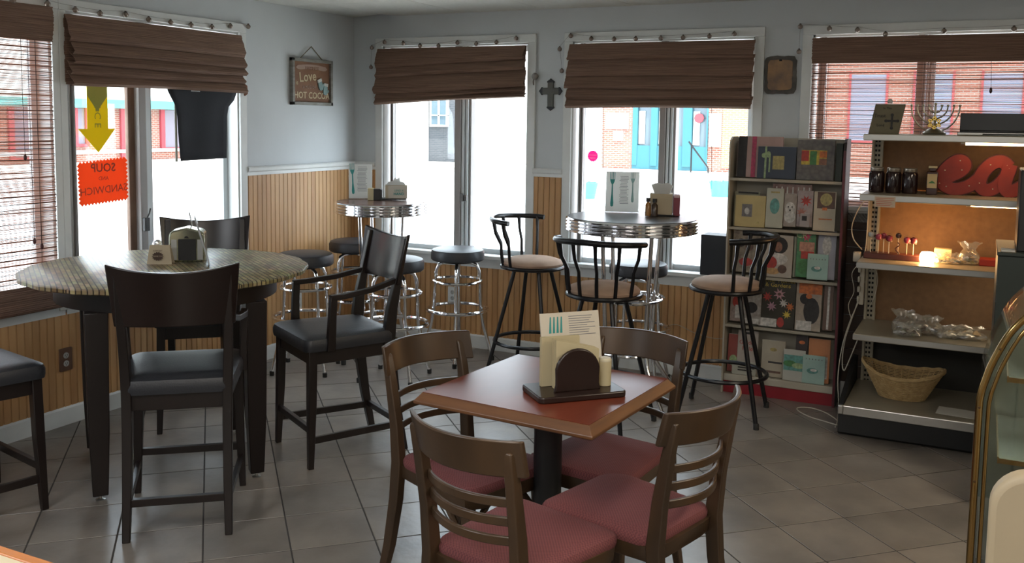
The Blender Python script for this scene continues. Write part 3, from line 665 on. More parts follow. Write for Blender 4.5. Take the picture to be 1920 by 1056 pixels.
# dining table
t = thing('dining_table', 'small square reddish wood dining table on a black pedestal', 'table', (2.965, -3.035, 0), -.085)
b = MB(); h0, h1 = .312, .291
b.loft([[(-a, -a, z), (a, -a, z), (a, a, z), (-a, a, z)] for a, z in ((h0-.004, .713), (h0, .716), (h0, .724), (h1, .7495))])
b.build('edge_band', CHERRYE, t, bevel=.002, smooth=False)
MB().bb(-h1, h1, -h1, h1, .748, .7505).build('tabletop', CHERRY, t, smooth=False)
MB().lathe([(.046, .03), (.046, .69), (.09, .70), (.09, .713), (.01, .713)], 24).build('pedestal', BLK, t)
b = MB()
for k in range(4):
    b.strip([(0, 0, .035), (.27*math.cos(PI/4+k*PI/2), .27*math.sin(PI/4+k*PI/2), .012)], .07, .022)
b.build('foot', BLK, t, bevel=.004)
# dining chairs
def dining_chair(label, loc, rz):
    t = thing('dining_chair', label, 'chair', loc, rz, 'ladder-back dining chairs')
    cushion(.32, .385, .385, .442, .480).build('seat', BURG, t)
    MB().loft([[(x*s, y*s, z) for x, y in [(-.155, -.192), (-.09, -.200), (.09, -.200), (.155, -.192), (.185, .11), (.182, .165), (.125, .192), (-.125, .192), (-.182, .165), (-.185, .11)]] for s, z in ((.98, .398), (1.0, .403), (1.02, .444), (.98, .447))]).build('seat_frame', OLIVE, t)
    for s in (-1, 1):
        MB().rl([(s*.168, .172, 0, .026, .026), (s*.163, .162, .20, .032, .032), (s*.155, .150, .41, .038, .038)]).build('leg', OLIVE, t, bevel=.006)
        MB().rl([(s*.166, -.285, 0, .026, .030), (s*.161, -.242, .15, .030, .038), (s*.158, -.210, .32, .032, .044), (s*.156, -.200, .45, .032, .046), (s*.157, -.212, .58, .030, .040), (s*.160, -.236, .72, .030, .032), (s*.161, -.254, .80, .030, .024), (s*.161, -.258, .812, .026, .014)]).build('leg', OLIVE, t, bevel=.004)
        MB().tube([(s*.162, .145, .20), (s*.156, .09, .33), (s*.15, .03, .390), (s*.145, 0, .402)], .011, 8).build('brace', OLIVE, t)
        MB().tube([(s*.150, .152, .19), (s*.125, .153, .33), (s*.07, .155, .398)], .011, 8).build('brace', OLIVE, t)
    curvepanel(.385, .745, .842, -.218, .074, .016, n=18, dip=0, ytop=-.024).build('top_rail', OLIVE, t, bevel=.004)
    for z, y in ((.672, -.218), (.620, -.208), (.568, -.202)):
        curvepanel(.305, z-.012, z+.012, y, .050, .012).build('slat', OLIVE, t, bevel=.003)
    return t
base = dining_chair('ladder-back dining chair nearest the viewer with its back towards us', (3.115, -3.52, 0), face(.25, .97))
dup(base, (2.715, -3.085, 0), face(.945, -.325), 'ladder-back dining chair on the left side of the small square table')
dup(base, (3.068, -2.808, 0), face(-.16, -.987), 'ladder-back dining chair on the far side of the small square table')
dup(base, (3.29, -3.174, 0), face(-.964, .265), 'ladder-back dining chair on the right side of the small square table')
# =================================================================== THINGS ON TABLES
def fork(m, mat, parent, s=1):
    b = MB(); b.prism([(-.004, 0), (-.004, .05), (.004, .05), (.004, 0)], 0, .0006, m)
    hp = [(.0, -.085), (.007, -.080), (.008, -.065), (.004, -.02), (.003, .03), (.010, .045), (.013, .058), (-.013, .058), (-.010, .045), (-.003, .03), (-.004, -.02), (-.008, -.065), (-.007, -.080)]
    b = MB().prism([(x*s, y*s) for x, y in hp], 0, .0006, m)
    for i in range(4): x = -.0115+i*.0077; b.prism([((x-.0015)*s, .057*s), ((x+.0015)*s, .057*s), ((x+.0015)*s, .095*s), ((x-.0015)*s, .095*s)], 0, .0006, m)
    return b.build('fork_print', mat, parent, smooth=False)
def menu(name, label, loc, rz, wd, ht, lean, forks, lines):
    t = thing(name, label, 'menu', loc, rz)
    A = R(lean, 'X')
    MB().bb(-wd/2-.002, wd/2+.002, .0012, .0024, 0, ht, A).bb(-wd/2-.002, wd/2+.002, -.02, .07, 0, .002).build('acrylic_stand', ACRY, t, smooth=False)
    card = MB().bb(-wd/2, wd/2, -.0006, .0010, .004, ht-.001, A).build('card', PAPER, t, smooth=False)
    for x, z, s, rot, mt in forks: fork(A @ T((x, -.0008, z)) @ FRONT @ R(rot, 'Z'), mt, card, s)
    b = MB()
    for x0, x1, z in lines: b.bb(x0, x1, -.0016, -.0007, z-.0014, z+.0014, A)
    stuff(b.build('print', GREY, card, smooth=False))
    return t
rr = random.Random(5)
ln = [(.0+rr.uniform(-.004, .004)-.02, .045+rr.uniform(-.012, .0), .215-i*.0085) for i in range(20)]
menu('menu_stand', 'menu card with a teal fork leaning on the corner bistro table', (.455, -.56, 1.061), .60, .155, .235, -.10, [(-.052, .13, 1.15, .05, TEAL)], ln)
menu('menu_stand', 'menu card with two teal forks on the black round table', (2.285, -.50, 1.069), .30, .195, .245, -.22, [(-.060, .130, 1.15, 0, TEAL), (.060, .145, 1.0, 0, M('faded_teal', (.25, .42, .42), .7))], [(a+.005, b2-.008, z) for a, b2, z in ln])
# corner table: napkin dispenser with LEND A HAND card, condiments
t = thing('napkin_dispenser', 'napkin box with a lend-a-hand card on the corner bistro table', 'napkin dispenser', (.675, -.475, 1.061), .58)
MB().bb(-.095, .075, -.05, .05, .004, .012).bb(-.095, -.085, -.05, .05, .004, .07).build('caddy', BLK, t, bevel=.002)
MB().bb(-.065, .080, -.045, .045, .012, .100).build('box', KRAFT, t, bevel=.003)
c = MB().bb(-.045, .078, -.052, -.050, .014, .096).build('card', M('pale_card', (.50, .47, .40), .8), t, smooth=False)
text('LEND A', .018, TEAL, c, T((.025, -.0525, .065)) @ FRONT); text('HAND', .024, TEAL, c, T((.025, -.0525, .043)) @ FRONT, bold=.0006)
vs = []
b = MB()
for i in range(9):
    a = rr.uniform(-.3, .3); b.loft([[(-.055, y, .098), (.06, y, .098), (.055+rr.uniform(-.01, .01), y+rr.uniform(-.01, .01), .118), (-.05, y, .116+rr.uniform(-.004, .006))], [(-.055, y+.006, .098), (.06, y+.006, .098), (.055, y+.008, .118), (-.05, y+.006, .116)]] if False else [[(-.055, y, .098), (-.055, y+.004, .098), (-.045, y+.006, .120), (-.045, y+.002, .120)], [(.06, y, .098), (.06, y+.004, .098), (.05, y+.006, .124), (.05, y+.002, .124)]]) if False else None
for y in (-.034, -.018, 0, .018): 
    b.loft([[(-.058, y, .096), (-.058, y+.014, .096), (-.046, y+.016, .116), (-.046, y+.004, .118)], [(0, y-.002, .096), (0, y+.014, .096), (.004, y+.018, .128), (.004, y+.004, .130)], [(.070, y, .096), (.070, y+.014, .096), (.058, y+.016, .114), (.058, y+.004, .116)]])
b.prism([(-.02, .12), (.0, .148), (.012, .138), (.03, .152), (.034, .12)], -.004, .004, FRONT)
b.build('napkins', PAPER, t)
t = thing('condiment_box', 'small black and cream condiment box between menu and napkin box on the corner table', 'condiments', (.585, -.555, 1.061), .58)
MB().bb(-.022, .025, -.03, .03, .0, .075).build('box', BLK, t, bevel=.003); MB().bb(-.060, -.022, -.03, .03, .0, .078).build('packet_box', CREAM, t, bevel=.002)
# black table: caddy with tissue box, sauces, pink packets
t = thing('condiment_caddy', 'cream napkin box with tufted napkins on the black round table', 'napkin dispenser', (2.535, -.52, 1.069), .30)
MB().bb(-.075, .075, -.055, .055, 0, .006).build('tray', BLK, t, bevel=.002)
MB().bb(-.068, .060, -.040, .050, .006, .125).build('box', KRAFT, t, bevel=.003)
MB().bb(.066, .104, -.045, .045, .0, .115).build('packet_box', M('maroon_packets', (.22, .05, .07), .6), t, bevel=.003)
MB().bb(.068, .102, -.047, .046, .105, .122).build('packets', M('pink_packets', (.60, .45, .47), .8), t, bevel=.004)
b = MB()
for i, y in enumerate((-.026, -.010, .006, .022)):
    b.loft([[(x0, y-.004, .122), (x0, y+.010, .122), (x0*1.45, y+.016, .168+dz), (x0*1.4, y, .171+dz)] for x0, dz in ((-.042, .004), (-.02, .014), (.0, .008), (.02, .016), (.042, .0))])
b.build('napkins', PAPER, t)
def bottle(label, loc, r, h, body, cap, group='small sauce bottles'):
    t = thing('sauce_bottle', label, 'bottle', loc, 0)
    MB().lathe([(.001, 0), (r, .001), (r, h*.62), (r*.5, h*.76), (r*.5, h*.8), (.001, h*.8)], 14).build('body', body, t)
    MB().lathe([(.001, h*.79), (r*.75, h*.79), (r*.75, h), (.001, h)], 12).build('cap', cap, t); return t
bottle('amber sauce bottle at the left of the cream napkin box', (2.488, -.625, 1.069), .016, .105, M('amber', (.28, .13, .03), .2), BLK)
bottle('dark-capped shaker in front of the cream napkin box', (2.523, -.612, 1.069), .018, .10, M('dark_sauce', (.05, .03, .02), .2), BLK)
# items on the big round table (z .92)
ZT1 = .921
t = thing('napkin_dispenser', 'domed clear-topped black napkin dispenser on the big round table', 'napkin dispenser', (.848, -2.488, ZT1), .66)
dome = [(-.080, 0), (.080, 0), (.080, .118)]+arc(.050, .118, .030, 0, PI/2, 4)[1:]+[(0, .160)]+arc(-.050, .118, .030, PI/2, PI, 4)[:-1]+[(-.080, .118)]
MB().prism(dome, -.055, .055, FRONT).build('housing', M('smoky_green_chrome', (.42, .43, .33), .14, .85), t, bevel=.008)
MB().prism(rrect(-.038, .042, .008, .108, .004), .056, .0585, FRONT).build('front_plate', BLK, t, bevel=.001)
MB().prism(arc(0, .112, .010, 0, PI, 6), .056, .0588, FRONT).build('opening', BLK, t)
MB().bb(-.068, -.044, -.0575, -.055, .01, .105).bb(.048, .072, -.0575, -.055, .01, .105).build('napkins', PAPER, t, smooth=False)
t = thing('table_tent', 'small tan card with a dark round stamp in front of the domed napkin dispenser', 'card', (.826, -2.652, ZT1), .50)
MB().prism([(-.052, 0), (.062, 0), (.050, .088), (-.040, .088)], -.003, -.0015, R(-.12, 'X') @ FRONT).build('card', KRAFT, t, smooth=False)
MB().prism([(-.052, 0), (.062, 0), (.050, .088), (-.040, .088)], -.0015, 0, T((0, .045, 0)) @ R(.22, 'X') @ FRONT).build('card_back', KRAFT, t, smooth=False)
FC = R(-.12, 'X') @ T((0, .0028, 0)) @ FRONT
INK = M('brown_ink', (.06, .035, .025), .8)
st_ = [((.022 if i % 2 else .027)*math.cos(i*PI/14), (.017 if i % 2 else .021)*math.sin(i*PI/14)) for i in range(28)]
MB().prism(st_, .006, .0064, T((0, 0, .037)) @ FC).build('stamp', INK, t, smooth=False)
text('THANK YOU', .0085, KRAFT, t, T((0, 0, .037)) @ FC @ T((0, 0, .0068)), ext=.0002); text('SUPPORT', .010, INK, t, T((0, 0, .062)) @ FC @ T((0, 0, .0062)), ext=.0002)
t = thing('salt_shaker', 'glass shaker with a chrome cap left of the tan card', 'shaker', (.735, -2.57, ZT1))
MB().lathe([(.001, 0), (.020, .001), (.022, .03), (.018, .065), (.001, .065)], 16).build('body', M('shaker_glass', (.60, .58, .54), .15), t)
MB().lathe([(.021, .064), (.022, .080), (.017, .094), (.006, .100), (.001, .100)], 16).build('cap', CHROME, t)
def acry(label, loc, rz, lean, wd, ht, paper=None):
    t = thing('sign_stand', label, 'sign holder', loc, rz)
    A = R(lean, 'X'); MB().bb(-wd/2, wd/2, -.004, .004, 0, ht, A).bb(-wd/2, wd/2, -.055, .004, 0, .003).build('acrylic_stand', ACRY, t, smooth=False)
    if paper: MB().bb(-wd/2+.004, wd/2-.004, -.0015, .0015, .006, ht-.004, A).build('card', paper, t, smooth=False)
acry('clear slanted menu stand seen edge-on right of the domed napkin dispenser', (1.025, -2.535, ZT1), -.794, .27, .14, .235, M('grey_card', (.42, .43, .45), .6))
acry('pale card stand seen edge-on rising behind the domed napkin dispenser', (.80, -2.37, ZT1), -.785, .20, .10, .225, M('grey_card2', (.38, .38, .36), .6))
# napkin holder on the dining table
ZT2 = .7508
t = thing('napkin_holder', 'dark wooden arched napkin holder on the small square table', 'napkin holder', (3.072, -3.085, ZT2), .80)
MB().prism(rrect(-.145, .145, -.085, .085, .018), 0, .020).build('base', HOLD, t, bevel=.004)
def archp(w, h): return [(-w, 0), (w, 0), (w*1.0, h-w*.85)]+arc(0, h-w*.85, w, 0, PI, 12)[1:-1]+[(-w, h-w*.85)]
AR = [(-.078, 0), (.078, 0), (.072, .022), (.072, .045), (.073, .062)]+arc(0, .062, .074, .15, PI-.15, 12)+[(-.073, .062), (-.072, .045), (-.072, .022)]
AR = [(x, y*.98) for x, y in AR]
MB().prism(AR, .018, .032, T((-.004, -.010, .019)) @ FRONT).build('arch', HOLD, t, bevel=.004)
MB().prism([(x, y*1.12) for x, y in AR], -.030, -.016, T((-.020, .016, .019)) @ FRONT).build('arch', HOLD, t, bevel=.004)
nz_ = MB()
for i in range(5):
    d = -.022+i*.008; s0 = rr.uniform(-.004, .004); nz_.loft([[(x, d+yy, .021), (x, d+yy+.004, .021), (x*1.02, d+yy+.006+s0, .178-.012*k), (x*1.02, d+yy+.002+s0, .178-.012*k)] for k, (x, yy) in enumerate(((-.068, 0), (-.02, .002), (.03, -.002), (.074, 0)))])
nz_.build('napkins', CREAM, t, smooth=False)
nz_ = MB()
for i in range(3):
    d = .030+i*.006; nz_.loft([[(x, d, .021), (x, d+.004, .021), (x, d+.005, .176), (x, d+.001, .176)] for x in (-.098, .03)])
nz_.build('napkins', CREAM, t, smooth=False)
t = thing('salt_shaker', 'cream cylinder shaker standing on the arched napkin holder base', 'shaker', (3.072+.112*math.cos(.80)-.004, -3.085+.112*math.sin(.80)-.008, ZT2+.0202))
MB().lathe([(.001, 0), (.021, .001), (.0215, .078), (.001, .079)], 20).build('body', CREAM, t)
MB().lathe([(.0215, .0775), (.022, .082), (.018, .088), (.001, .089)], 20).build('cap', M('cream_plastic', (.55, .50, .36), .4), t)
t = thing('menu_stand', 'menu card with teal fork tines leaning behind the arched napkin holder', 'menu', (3.028, -3.003, ZT2), .84)
A = R(-.22, 'X')
MB().bb(-.095, .115, -.0025, .0025, 0.001, .215, T((0, .0, .0205)) @ A).build('card', M('menu_cream', (.58, .53, .44), .7), t, smooth=False)
b = MB()
for i in range(4): b.prism([(-.067+i*.013, .150), (-.059+i*.013, .150), (-.057+i*.013, .202), (-.061+i*.013, .202)], .0025, .0032, T((0, 0, .0205)) @ A @ FRONT)
b.build('fork_print', TEAL, t, smooth=False)
b = MB()
for i in range(9): b.bb(.005, .10-rr.uniform(0, .03), -.0034, -.0025, .200-i*.0075, .202-i*.0075, T((0, 0, .0205)) @ A)
stuff(b.build('print', GREY, t, smooth=False))
# =================================================================== MAGAZINE RACK
RX0, RX1 = 2.858, 3.500
RK = M('rack_cream', (.42, .39, .32), .6, col2=(.37, .34, .275), scale=6); RKR = M('rack_red', (.24, .012, .02), .4); RKD = M('rack_dark', (.03, .02, .02), .5)
t = thing('magazine_rack', 'tall cream magazine rack with red base and dark side panels', 'rack', (0, 0, 0))
side = [(-.245, 0), (-.245, 1.46), (-.230, 1.505), (-.19, 1.525), (-.06, 1.525), (-.03, 0)]
for x0, x1, mt in ((RX0-.010, RX0, RK), (RX1-.016, RX1, RKD)):
    MB().loft([[(x, y, z) for y, z in side] for x in (x0, x1)]).build('side_panel', mt, t, smooth=False)
MB().bb(RX1-.014, RX1-.002, -.252, -.245, 0, 1.46).build('edge_trim', M('rack_trim', (.09, .012, .02), .4), t, smooth=False)
MB().bb(RX0, RX1-.016, -.06, -.045, .07, 1.52).build('back_panel', RK, t, smooth=False)
MB().bb(RX0, RX1-.016, -.225, -.06, 0, .072).build('plinth', RKR, t, smooth=False)
MB().bb(RX0, RX1-.016, -.235, -.06, .072, .115).build('shelf', RK, t, bevel=.004, smooth=False)
rows = [1.283, .995, .712, .412]
for z in rows:
    MB().loft([[(x, -.06, z-.016), (x, -.234, z-.014), (x, -.240, z+.002), (x, -.237, z+.003), (x, -.230, z-.003), (x, -.06, z-.003)] for x in (RX0, RX1-.016)]).build('shelf', RK, t, smooth=False)
def pub(label, cat, name, x0, x1, z0, z1, d, col, th=.010, prints=(), texts=(), col2=None, sc=9, lean=.10):
    """flat publication leaning on the rack; prints=(kind,u,v,w,h,mat), texts=(str,u,v,size,mat); u,v in 0..1"""
    wd, ht = x1-x0, z1-z0
    t = thing(name, label, cat, ((x0+x1)/2, d, z0), 0); t.rotation_euler = (-lean, 0, 0)
    mt = col if not isinstance(col, tuple) else M('cover_%s' % label[:40].replace(' ', '_'), col, .45, col2=col2 or tuple(v*.8 for v in col), scale=sc*(3 if col2 else 1), detail=4)
    c = MB().bb(-wd/2, wd/2, 0, th, 0, ht).build('cover', mt, t, bevel=.0015, smooth=False)
    MB().bb(-wd/2+.002, wd/2-.0005, .001, th-.001, ht-.001, ht+.0006).build('pages', PAPER, t, smooth=False)
    k = 0
    for p in prints:
        kind, u, v, pw_, ph_, pm_ = p; k += 1; lay = .0006+.0004*k
        cx, cz = -wd/2+u*wd, v*ht; a, b2 = pw_*wd/2, ph_*ht/2
        if kind == 'o': poly = [(cx+a*math.cos(q*PI/8), cz+b2*math.sin(q*PI/8)) for q in range(16)]
        elif kind == 'f': poly = [((cx+(a if q % 2 else a*.45)*math.cos(q*PI/8)), cz+(a if q % 2 else a*.45)*math.sin(q*PI/8)) for q in range(16)]
        else: poly = [(cx-a, cz-b2), (cx+a, cz-b2), (cx+a, cz+b2), (cx-a, cz+b2)]
        MB().prism(poly, 0, lay, FRONT).build('print', pm_, c, smooth=False)
    for s, u, v, sz, tm in texts: text(s, sz, tm, c, T((-wd/2+u*wd, -.0035, v*ht)) @ FRONT, ext=.0003)
    return t
c_ = lambda n, col, r: M(n, col, r, col2=tuple(v*.45+.02 for v in col), scale=55, detail=3)
PK = c_('ink_pink', (.55, .06, .14), .6); DK = c_('ink_black', (.015, .013, .015), .6); WH = c_('ink_white', (.62, .60, .57), .6); GD = c_('ink_gold', (.42, .34, .12), .5)
RD = c_('ink_red', (.45, .04, .03), .6); OR = c_('ink_orange', (.62, .17, .04), .6); GN = c_('ink_green', (.06, .22, .07), .6); YE = c_('ink_yellow', (.60, .45, .06), .6); LG = c_('ink_lightgreen', (.35, .48, .25), .6)
BR = c_('ink_brown', (.13, .07, .05), .6); SK = c_('ink_skin', (.30, .14, .09), .6); TL = c_('ink_teal', (.12, .33, .30), .6); GY = c_('ink_grey', (.20, .19, .19), .6); LB = c_('ink_lilac', (.35, .36, .45), .6)
D0 = -.222
pub('plain brown-grey book at the left end of the top rack shelf', 'book', 'book', 2.872, 2.905, 1.29, 1.50, -.165, (.20, .16, .14), .03)
pub('pink photo album with black spine and red stripe on the top rack shelf', 'album', 'photo_album', 2.885, 3.140, 1.290, 1.529, -.190, (.42, .27, .24), .022, [('r', .10, .5, .20, 1, DK), ('r', .36, .5, .10, 1, PK)])
pub('navy album with a green ribbon bow and gold label', 'album', 'photo_album', 3.007, 3.224, 1.288, 1.473, D0, (.028, .04, .065), .022, [('r', .55, .5, .30, .42, GD), ('r', .21, .5, .05, 1, LG), ('o', .17, .72, .14, .16, LG), ('o', .28, .75, .12, .2, LG), ('r', .32, .45, .04, .5, LG)])
pub('grey patterned album with a colourful picture label', 'album', 'photo_album', 3.228, 3.432, 1.288, 1.517, -.218, M('lace_grey', (.17, .16, .15), .8, col2=(.09, .085, .09), scale=45, kind='voronoi'), .022, [('r', .46, .56, .68, .36, YE), ('r', .22, .6, .2, .26, RD), ('r', .44, .55, .18, .34, GN), ('r', .70, .64, .20, .16, OR), ('r', .70, .46, .20, .16, SK)])
pub('dark green book at the right end of the top rack shelf', 'book', 'book', 3.436, 3.472, 1.286, 1.50, -.19, (.02, .035, .02), .03)
pub('spiral notebook behind the yellow album', 'notebook', 'notebook', 2.871, 3.018, 1.00, 1.203, -.188, (.22, .21, .13), .012, [('r', .55, .97, .8, .05, DK)])
pub('yellow album with a small framed photo', 'album', 'photo_album', 2.887, 3.062, 1.000, 1.185, D0, (.46, .36, .15), .02, [('r', .40, .52, .34, .40, GY), ('o', .40, .50, .16, .22, WH), ('o', .78, .14, .08, .08, GD)])
pub('white booklet with a teal oval on its cover', 'booklet', 'booklet', 3.065, 3.163, 1.003, 1.232, -.220, (.42, .42, .34), .008, [('o', .5, .55, .56, .40, TL), ('r', .5, .9, .5, .04, GD)])
pub('tall magazine with large white letters behind the dog booklet', 'magazine', 'magazine', 3.092, 3.313, 1.03, 1.258, -.190, (.13, .06, .05), .008, [('r', .1+.14*i, .82, .035, .22, WH) for i in range(7)], col2=(.30, .20, .18))
pub('booklet with a white puppy on its cover', 'booklet', 'booklet', 3.166, 3.236, 1.014, 1.205, -.214, (.22, .19, .17), .008, [('o', .5, .55, .8, .40, WH), ('o', .5, .30, .9, .36, WH), ('o', .35, .60, .1, .05, DK), ('o', .65, .60, .1, .05, DK), ('o', .5, .50, .14, .06, DK)], col2=(.35, .30, .26))
pub('magazine with pink flowers beside the puppy booklet', 'magazine', 'magazine', 3.240, 3.326, 1.019, 1.225, -.214, (.22, .18, .19), .008, [('f', .55, .72, .8, .2, RD), ('f', .3, .4, .7, .2, c_('ink_rose', (.45, .18, .14), .6))], col2=(.34, .28, .27))
pub('small photo card propped on the second rack shelf', 'card', 'card', 3.262, 3.316, 1.020, 1.096, -.232, (.30, .27, .27), .002, [('r', .45, .65, .5, .35, DK)])
pub('white booklet with a gold floral emblem and orange band', 'booklet', 'booklet', 3.332, 3.452, 1.002, 1.225, -.218, (.46, .40, .30), .008, [('r', .55, .78, .8, .42, BR), ('o', .55, .80, .55, .32, GD), ('r', .5, .56, .22, .07, OR), ('r', .55, .30, .6, .03, OR)])
pub('magazine with a group photo behind the right bar stool', 'magazine', 'magazine', 2.877, 3.039, .728, .975, -.205, (.30, .27, .20), .006, [('o', .3, .7, .3, .2, DK), ('o', .6, .62, .3, .2, BR), ('o', .5, .25, .5, .2, RD)], col2=(.12, .09, .07), sc=14)
pub('magazine with a curly-haired woman on its cover', 'magazine', 'magazine', 3.056, 3.226, .716, .960, -.218, (.42, .38, .33), .006, [('o', .55, .76, .56, .40, DK), ('o', .52, .72, .26, .24, SK), ('o', .5, .44, .7, .28, WH), ('o', .30, .34, .4, .30, RD), ('o', .35, .14, .5, .16, c_('ink_peach', (.55, .33, .14), .6)), ('o', .68, .2, .3, .2, BR)])
pub('thin magazine spine beside the green holiday magazine', 'magazine', 'magazine', 3.229, 3.243, .722, .955, -.20, (.28, .29, .22), .03)
pub('green holiday magazine with a pink rosette', 'magazine', 'magazine', 3.246, 3.350, .728, .995, -.214, (.07, .24, .09), .006, [('f', .5, .88, .6, .2, PK), ('r', .55, .66, .8, .2, c_('ink_salmon', (.52, .27, .20), .6)), ('r', .6, .48, .7, .16, RD), ('o', .4, .22, .6, .3, GN)], [('CR', .25, .90, .05, LG)], col2=(.03, .12, .06))
pub('lilac book behind the pale teal card', 'book', 'book', 3.360, 3.460, .722, 1.0, -.196, (.36, .36, .42), .012, [('o', .5, .7, .5, .4, WH)])
pub('pale teal card on the third rack shelf', 'card', 'card', 3.312, 3.426, .722, .868, -.226, (.30, .46, .42), .002, [('r', .15+.14*i, .80, .04, .04, GY) for i in range(6)]+[('o', .45, .42, .5, .22, TL), ('o', .5, .46, .3, .12, WH)])
pub('magazine at the left end of the fourth rack shelf', 'magazine', 'magazine', 2.876, 2.952, .430, .625, -.205, (.34, .26, .24), .006, [('o', .4, .6, .5, .3, RD), ('r', .6, .3, .4, .4, WH)], col2=(.18, .14, .12), sc=20)
pub('magazine with a dark picture beside the flower magazine', 'magazine', 'magazine', 2.956, 3.058, .424, .640, -.212, (.36, .34, .32), .006, [('o', .45, .45, .7, .3, DK), ('r', .5, .08, .8, .14, WH)], col2=(.2, .17, .15), sc=16)
pub('garden magazine with large pink daisies on a dark cover', 'magazine', 'magazine', 3.045, 3.250, .414, .712, -.205, (.035, .032, .022), .007, [('f', .22, .60, .30, 0, RD), ('f', .55, .67, .36, 0, c_('ink_petal', (.55, .30, .34), .6)), ('f', .35, .42, .30, 0, c_('ink_petal2', (.50, .28, .36), .6)), ('f', .68, .50, .26, 0, WH), ('f', .86, .44, .26, 0, OR), ('f', .78, .28, .26, 0, YE), ('o', .55, .67, .10, .06, BR), ('r', .26, .10, .5, .16, WH), ('o', .62, .12, .2, .2, RD)], [('Better Homes', .5, .93, .034, YE), ('& Gardens', .5, .84, .034, YE)])
pub('orange magazine with a large dark butterfly', 'magazine', 'magazine', 3.255, 3.398, .420, .695, -.216, (.24, .20, .17), .006, [('r', .55, .88, .9, .22, OR), ('o', .62, .42, .62, .55, DK), ('o', .35, .66, .4, .22, DK), ('o', .5, .72, .24, .10, OR), ('r', .35, .10, .6, .2, WH)], col2=(.34, .28, .22), sc=12)
pub('tall brown booklet with a pale edge at the right of the fourth shelf', 'booklet', 'booklet', 3.408, 3.462, .432, .69, -.212, (.12, .07, .05), .008, [('r', .5, .5, .22, .95, WH)])
pub('red booklet at the left end of the bottom rack shelf', 'booklet', 'booklet', 2.868, 2.937, .120, .345, -.195, (.28, .07, .06), .008, [('o', .5, .3, .7, .3, LG)])
pub('white book with red lettering on the bottom rack shelf', 'book', 'book', 2.925, 3.046, .120, .375, -.200, (.40, .36, .32), .012, [('r', .5, .94, .4, .05, DK)], [('Golden', .5, .72, .034, RD), ('Rule', .5, .58, .036, RD)])
pub('small card with black lines in front of the red-lettered book', 'card', 'card', 2.905, 3.045, .117, .195, -.228, (.40, .40, .34), .002, [('r', .6, .55, .7, .1, DK), ('r', .55, .35, .6, .1, DK)])
pub('cream booklet with dark captions on the bottom rack shelf', 'booklet', 'booklet', 3.070, 3.205, .120, .335, -.205, (.38, .34, .27), .008, [('r', .6, .40, .6, .05, DK), ('r', .5, .14, .7, .06, BR), ('o', .5, .75, .3, .1, GD)])
pub('landscape postcard on the bottom rack shelf', 'card', 'postcard', 3.200, 3.324, .117, .298, -.222, (.42, .42, .38), .003, [('r', .5, .58, .95, .5, TL), ('o', .3, .55, .6, .2, GN), ('o', .7, .50, .6, .18, LG)])
pub('small black booklet behind the landscape postcard', 'booklet', 'booklet', 3.262, 3.330, .120, .380, -.200, (.03, .02, .02), .006, [('o', .5, .85, .5, .08, OR)])
pub('orange book behind the light teal card on the bottom shelf', 'book', 'book', 3.335, 3.455, .120, .372, -.198, (.50, .20, .08), .012, [('r', .5, .35, .8, .5, WH)])
pub('light teal card on the bottom rack shelf', 'card', 'card', 3.310, 3.435, .117, .280, -.226, (.30, .44, .40), .002, [('r', .15+.14*i, .86, .04, .04, GY) for i in range(6)]+[('o', .45, .45, .5, .2, TL), ('o', .5, .48, .3, .1, WH)])
# =================================================================== METAL SHELVING
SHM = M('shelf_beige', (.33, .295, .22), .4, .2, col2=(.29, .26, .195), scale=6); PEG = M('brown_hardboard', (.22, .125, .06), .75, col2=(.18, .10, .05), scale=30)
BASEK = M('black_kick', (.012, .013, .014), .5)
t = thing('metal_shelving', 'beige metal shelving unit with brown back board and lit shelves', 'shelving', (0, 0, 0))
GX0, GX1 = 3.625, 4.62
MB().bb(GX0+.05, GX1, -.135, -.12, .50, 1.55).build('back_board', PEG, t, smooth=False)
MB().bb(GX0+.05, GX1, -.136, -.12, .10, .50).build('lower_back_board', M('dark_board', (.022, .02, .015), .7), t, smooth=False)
for x in (GX0, GX1):
    up = MB().bb(x, x+.012, -.185, -.118, 0, 1.575).bb(x+.046, x+.058, -.185, -.118, 0, 1.575).bb(x+.012, x+.046, -.165, -.160, 0, 1.575).build('upright', SHM, t, smooth=False)
    sl_ = MB()
    for k in range(56): sl_.bb(x+.016, x+.026, -.1665, -.165, .08+k*.0265, .092+k*.0265).bb(x+.032, x+.042, -.1665, -.165, .08+k*.0265, .092+k*.0265)
    stuff(sl_.build('slots', DARK, up, smooth=False))
for z, y, nm in ((.515, -.60, 'shelf'), (.895, -.60, 'shelf'), (1.248, -.60, 'shelf'), (1.558, -.56, 'top_shelf')):
    MB().bb(GX0-.004, GX1, y, -.15, z-.012, z).bb(GX0-.004, GX1, y-.006, y, z-.034, z).build(nm, SHM, t, bevel=.002, smooth=False)
    MB().bb(GX0-.006, GX1, y-.0085, y-.006, z-.030, z-.004).build('price_rail', SIL, t, smooth=False)
MB().bb(GX0-.02, GX1, -.74, -.15, .145, .165).build('deck', SHM, t, bevel=.003, smooth=False)
MB().bb(GX0-.024, GX1, -.755, -.738, .118, .166).build('deck_rail', SIL, t, bevel=.004, smooth=False)
MB().loft([[(x, -.15, 0), (x, -.70, 0), (x, -.735, .02), (x, -.738, .145), (x, -.15, .145)] for x in (GX0-.045, GX1)]).build('plinth', BASEK, t, smooth=False)
MB().loft([[(x, -.15, .145), (x, -.742, .125), (x, -.742, .167), (x, -.20, .30), (x, -.15, .30)] for x in (GX0-.046, GX0-.022)]).build('side_skirt', BASEK, t, smooth=False)
MB().bb(GX0-.046, GX0-.018, -.762, -.735, .12, .168).build('end_cap', SIL, t, bevel=.005)
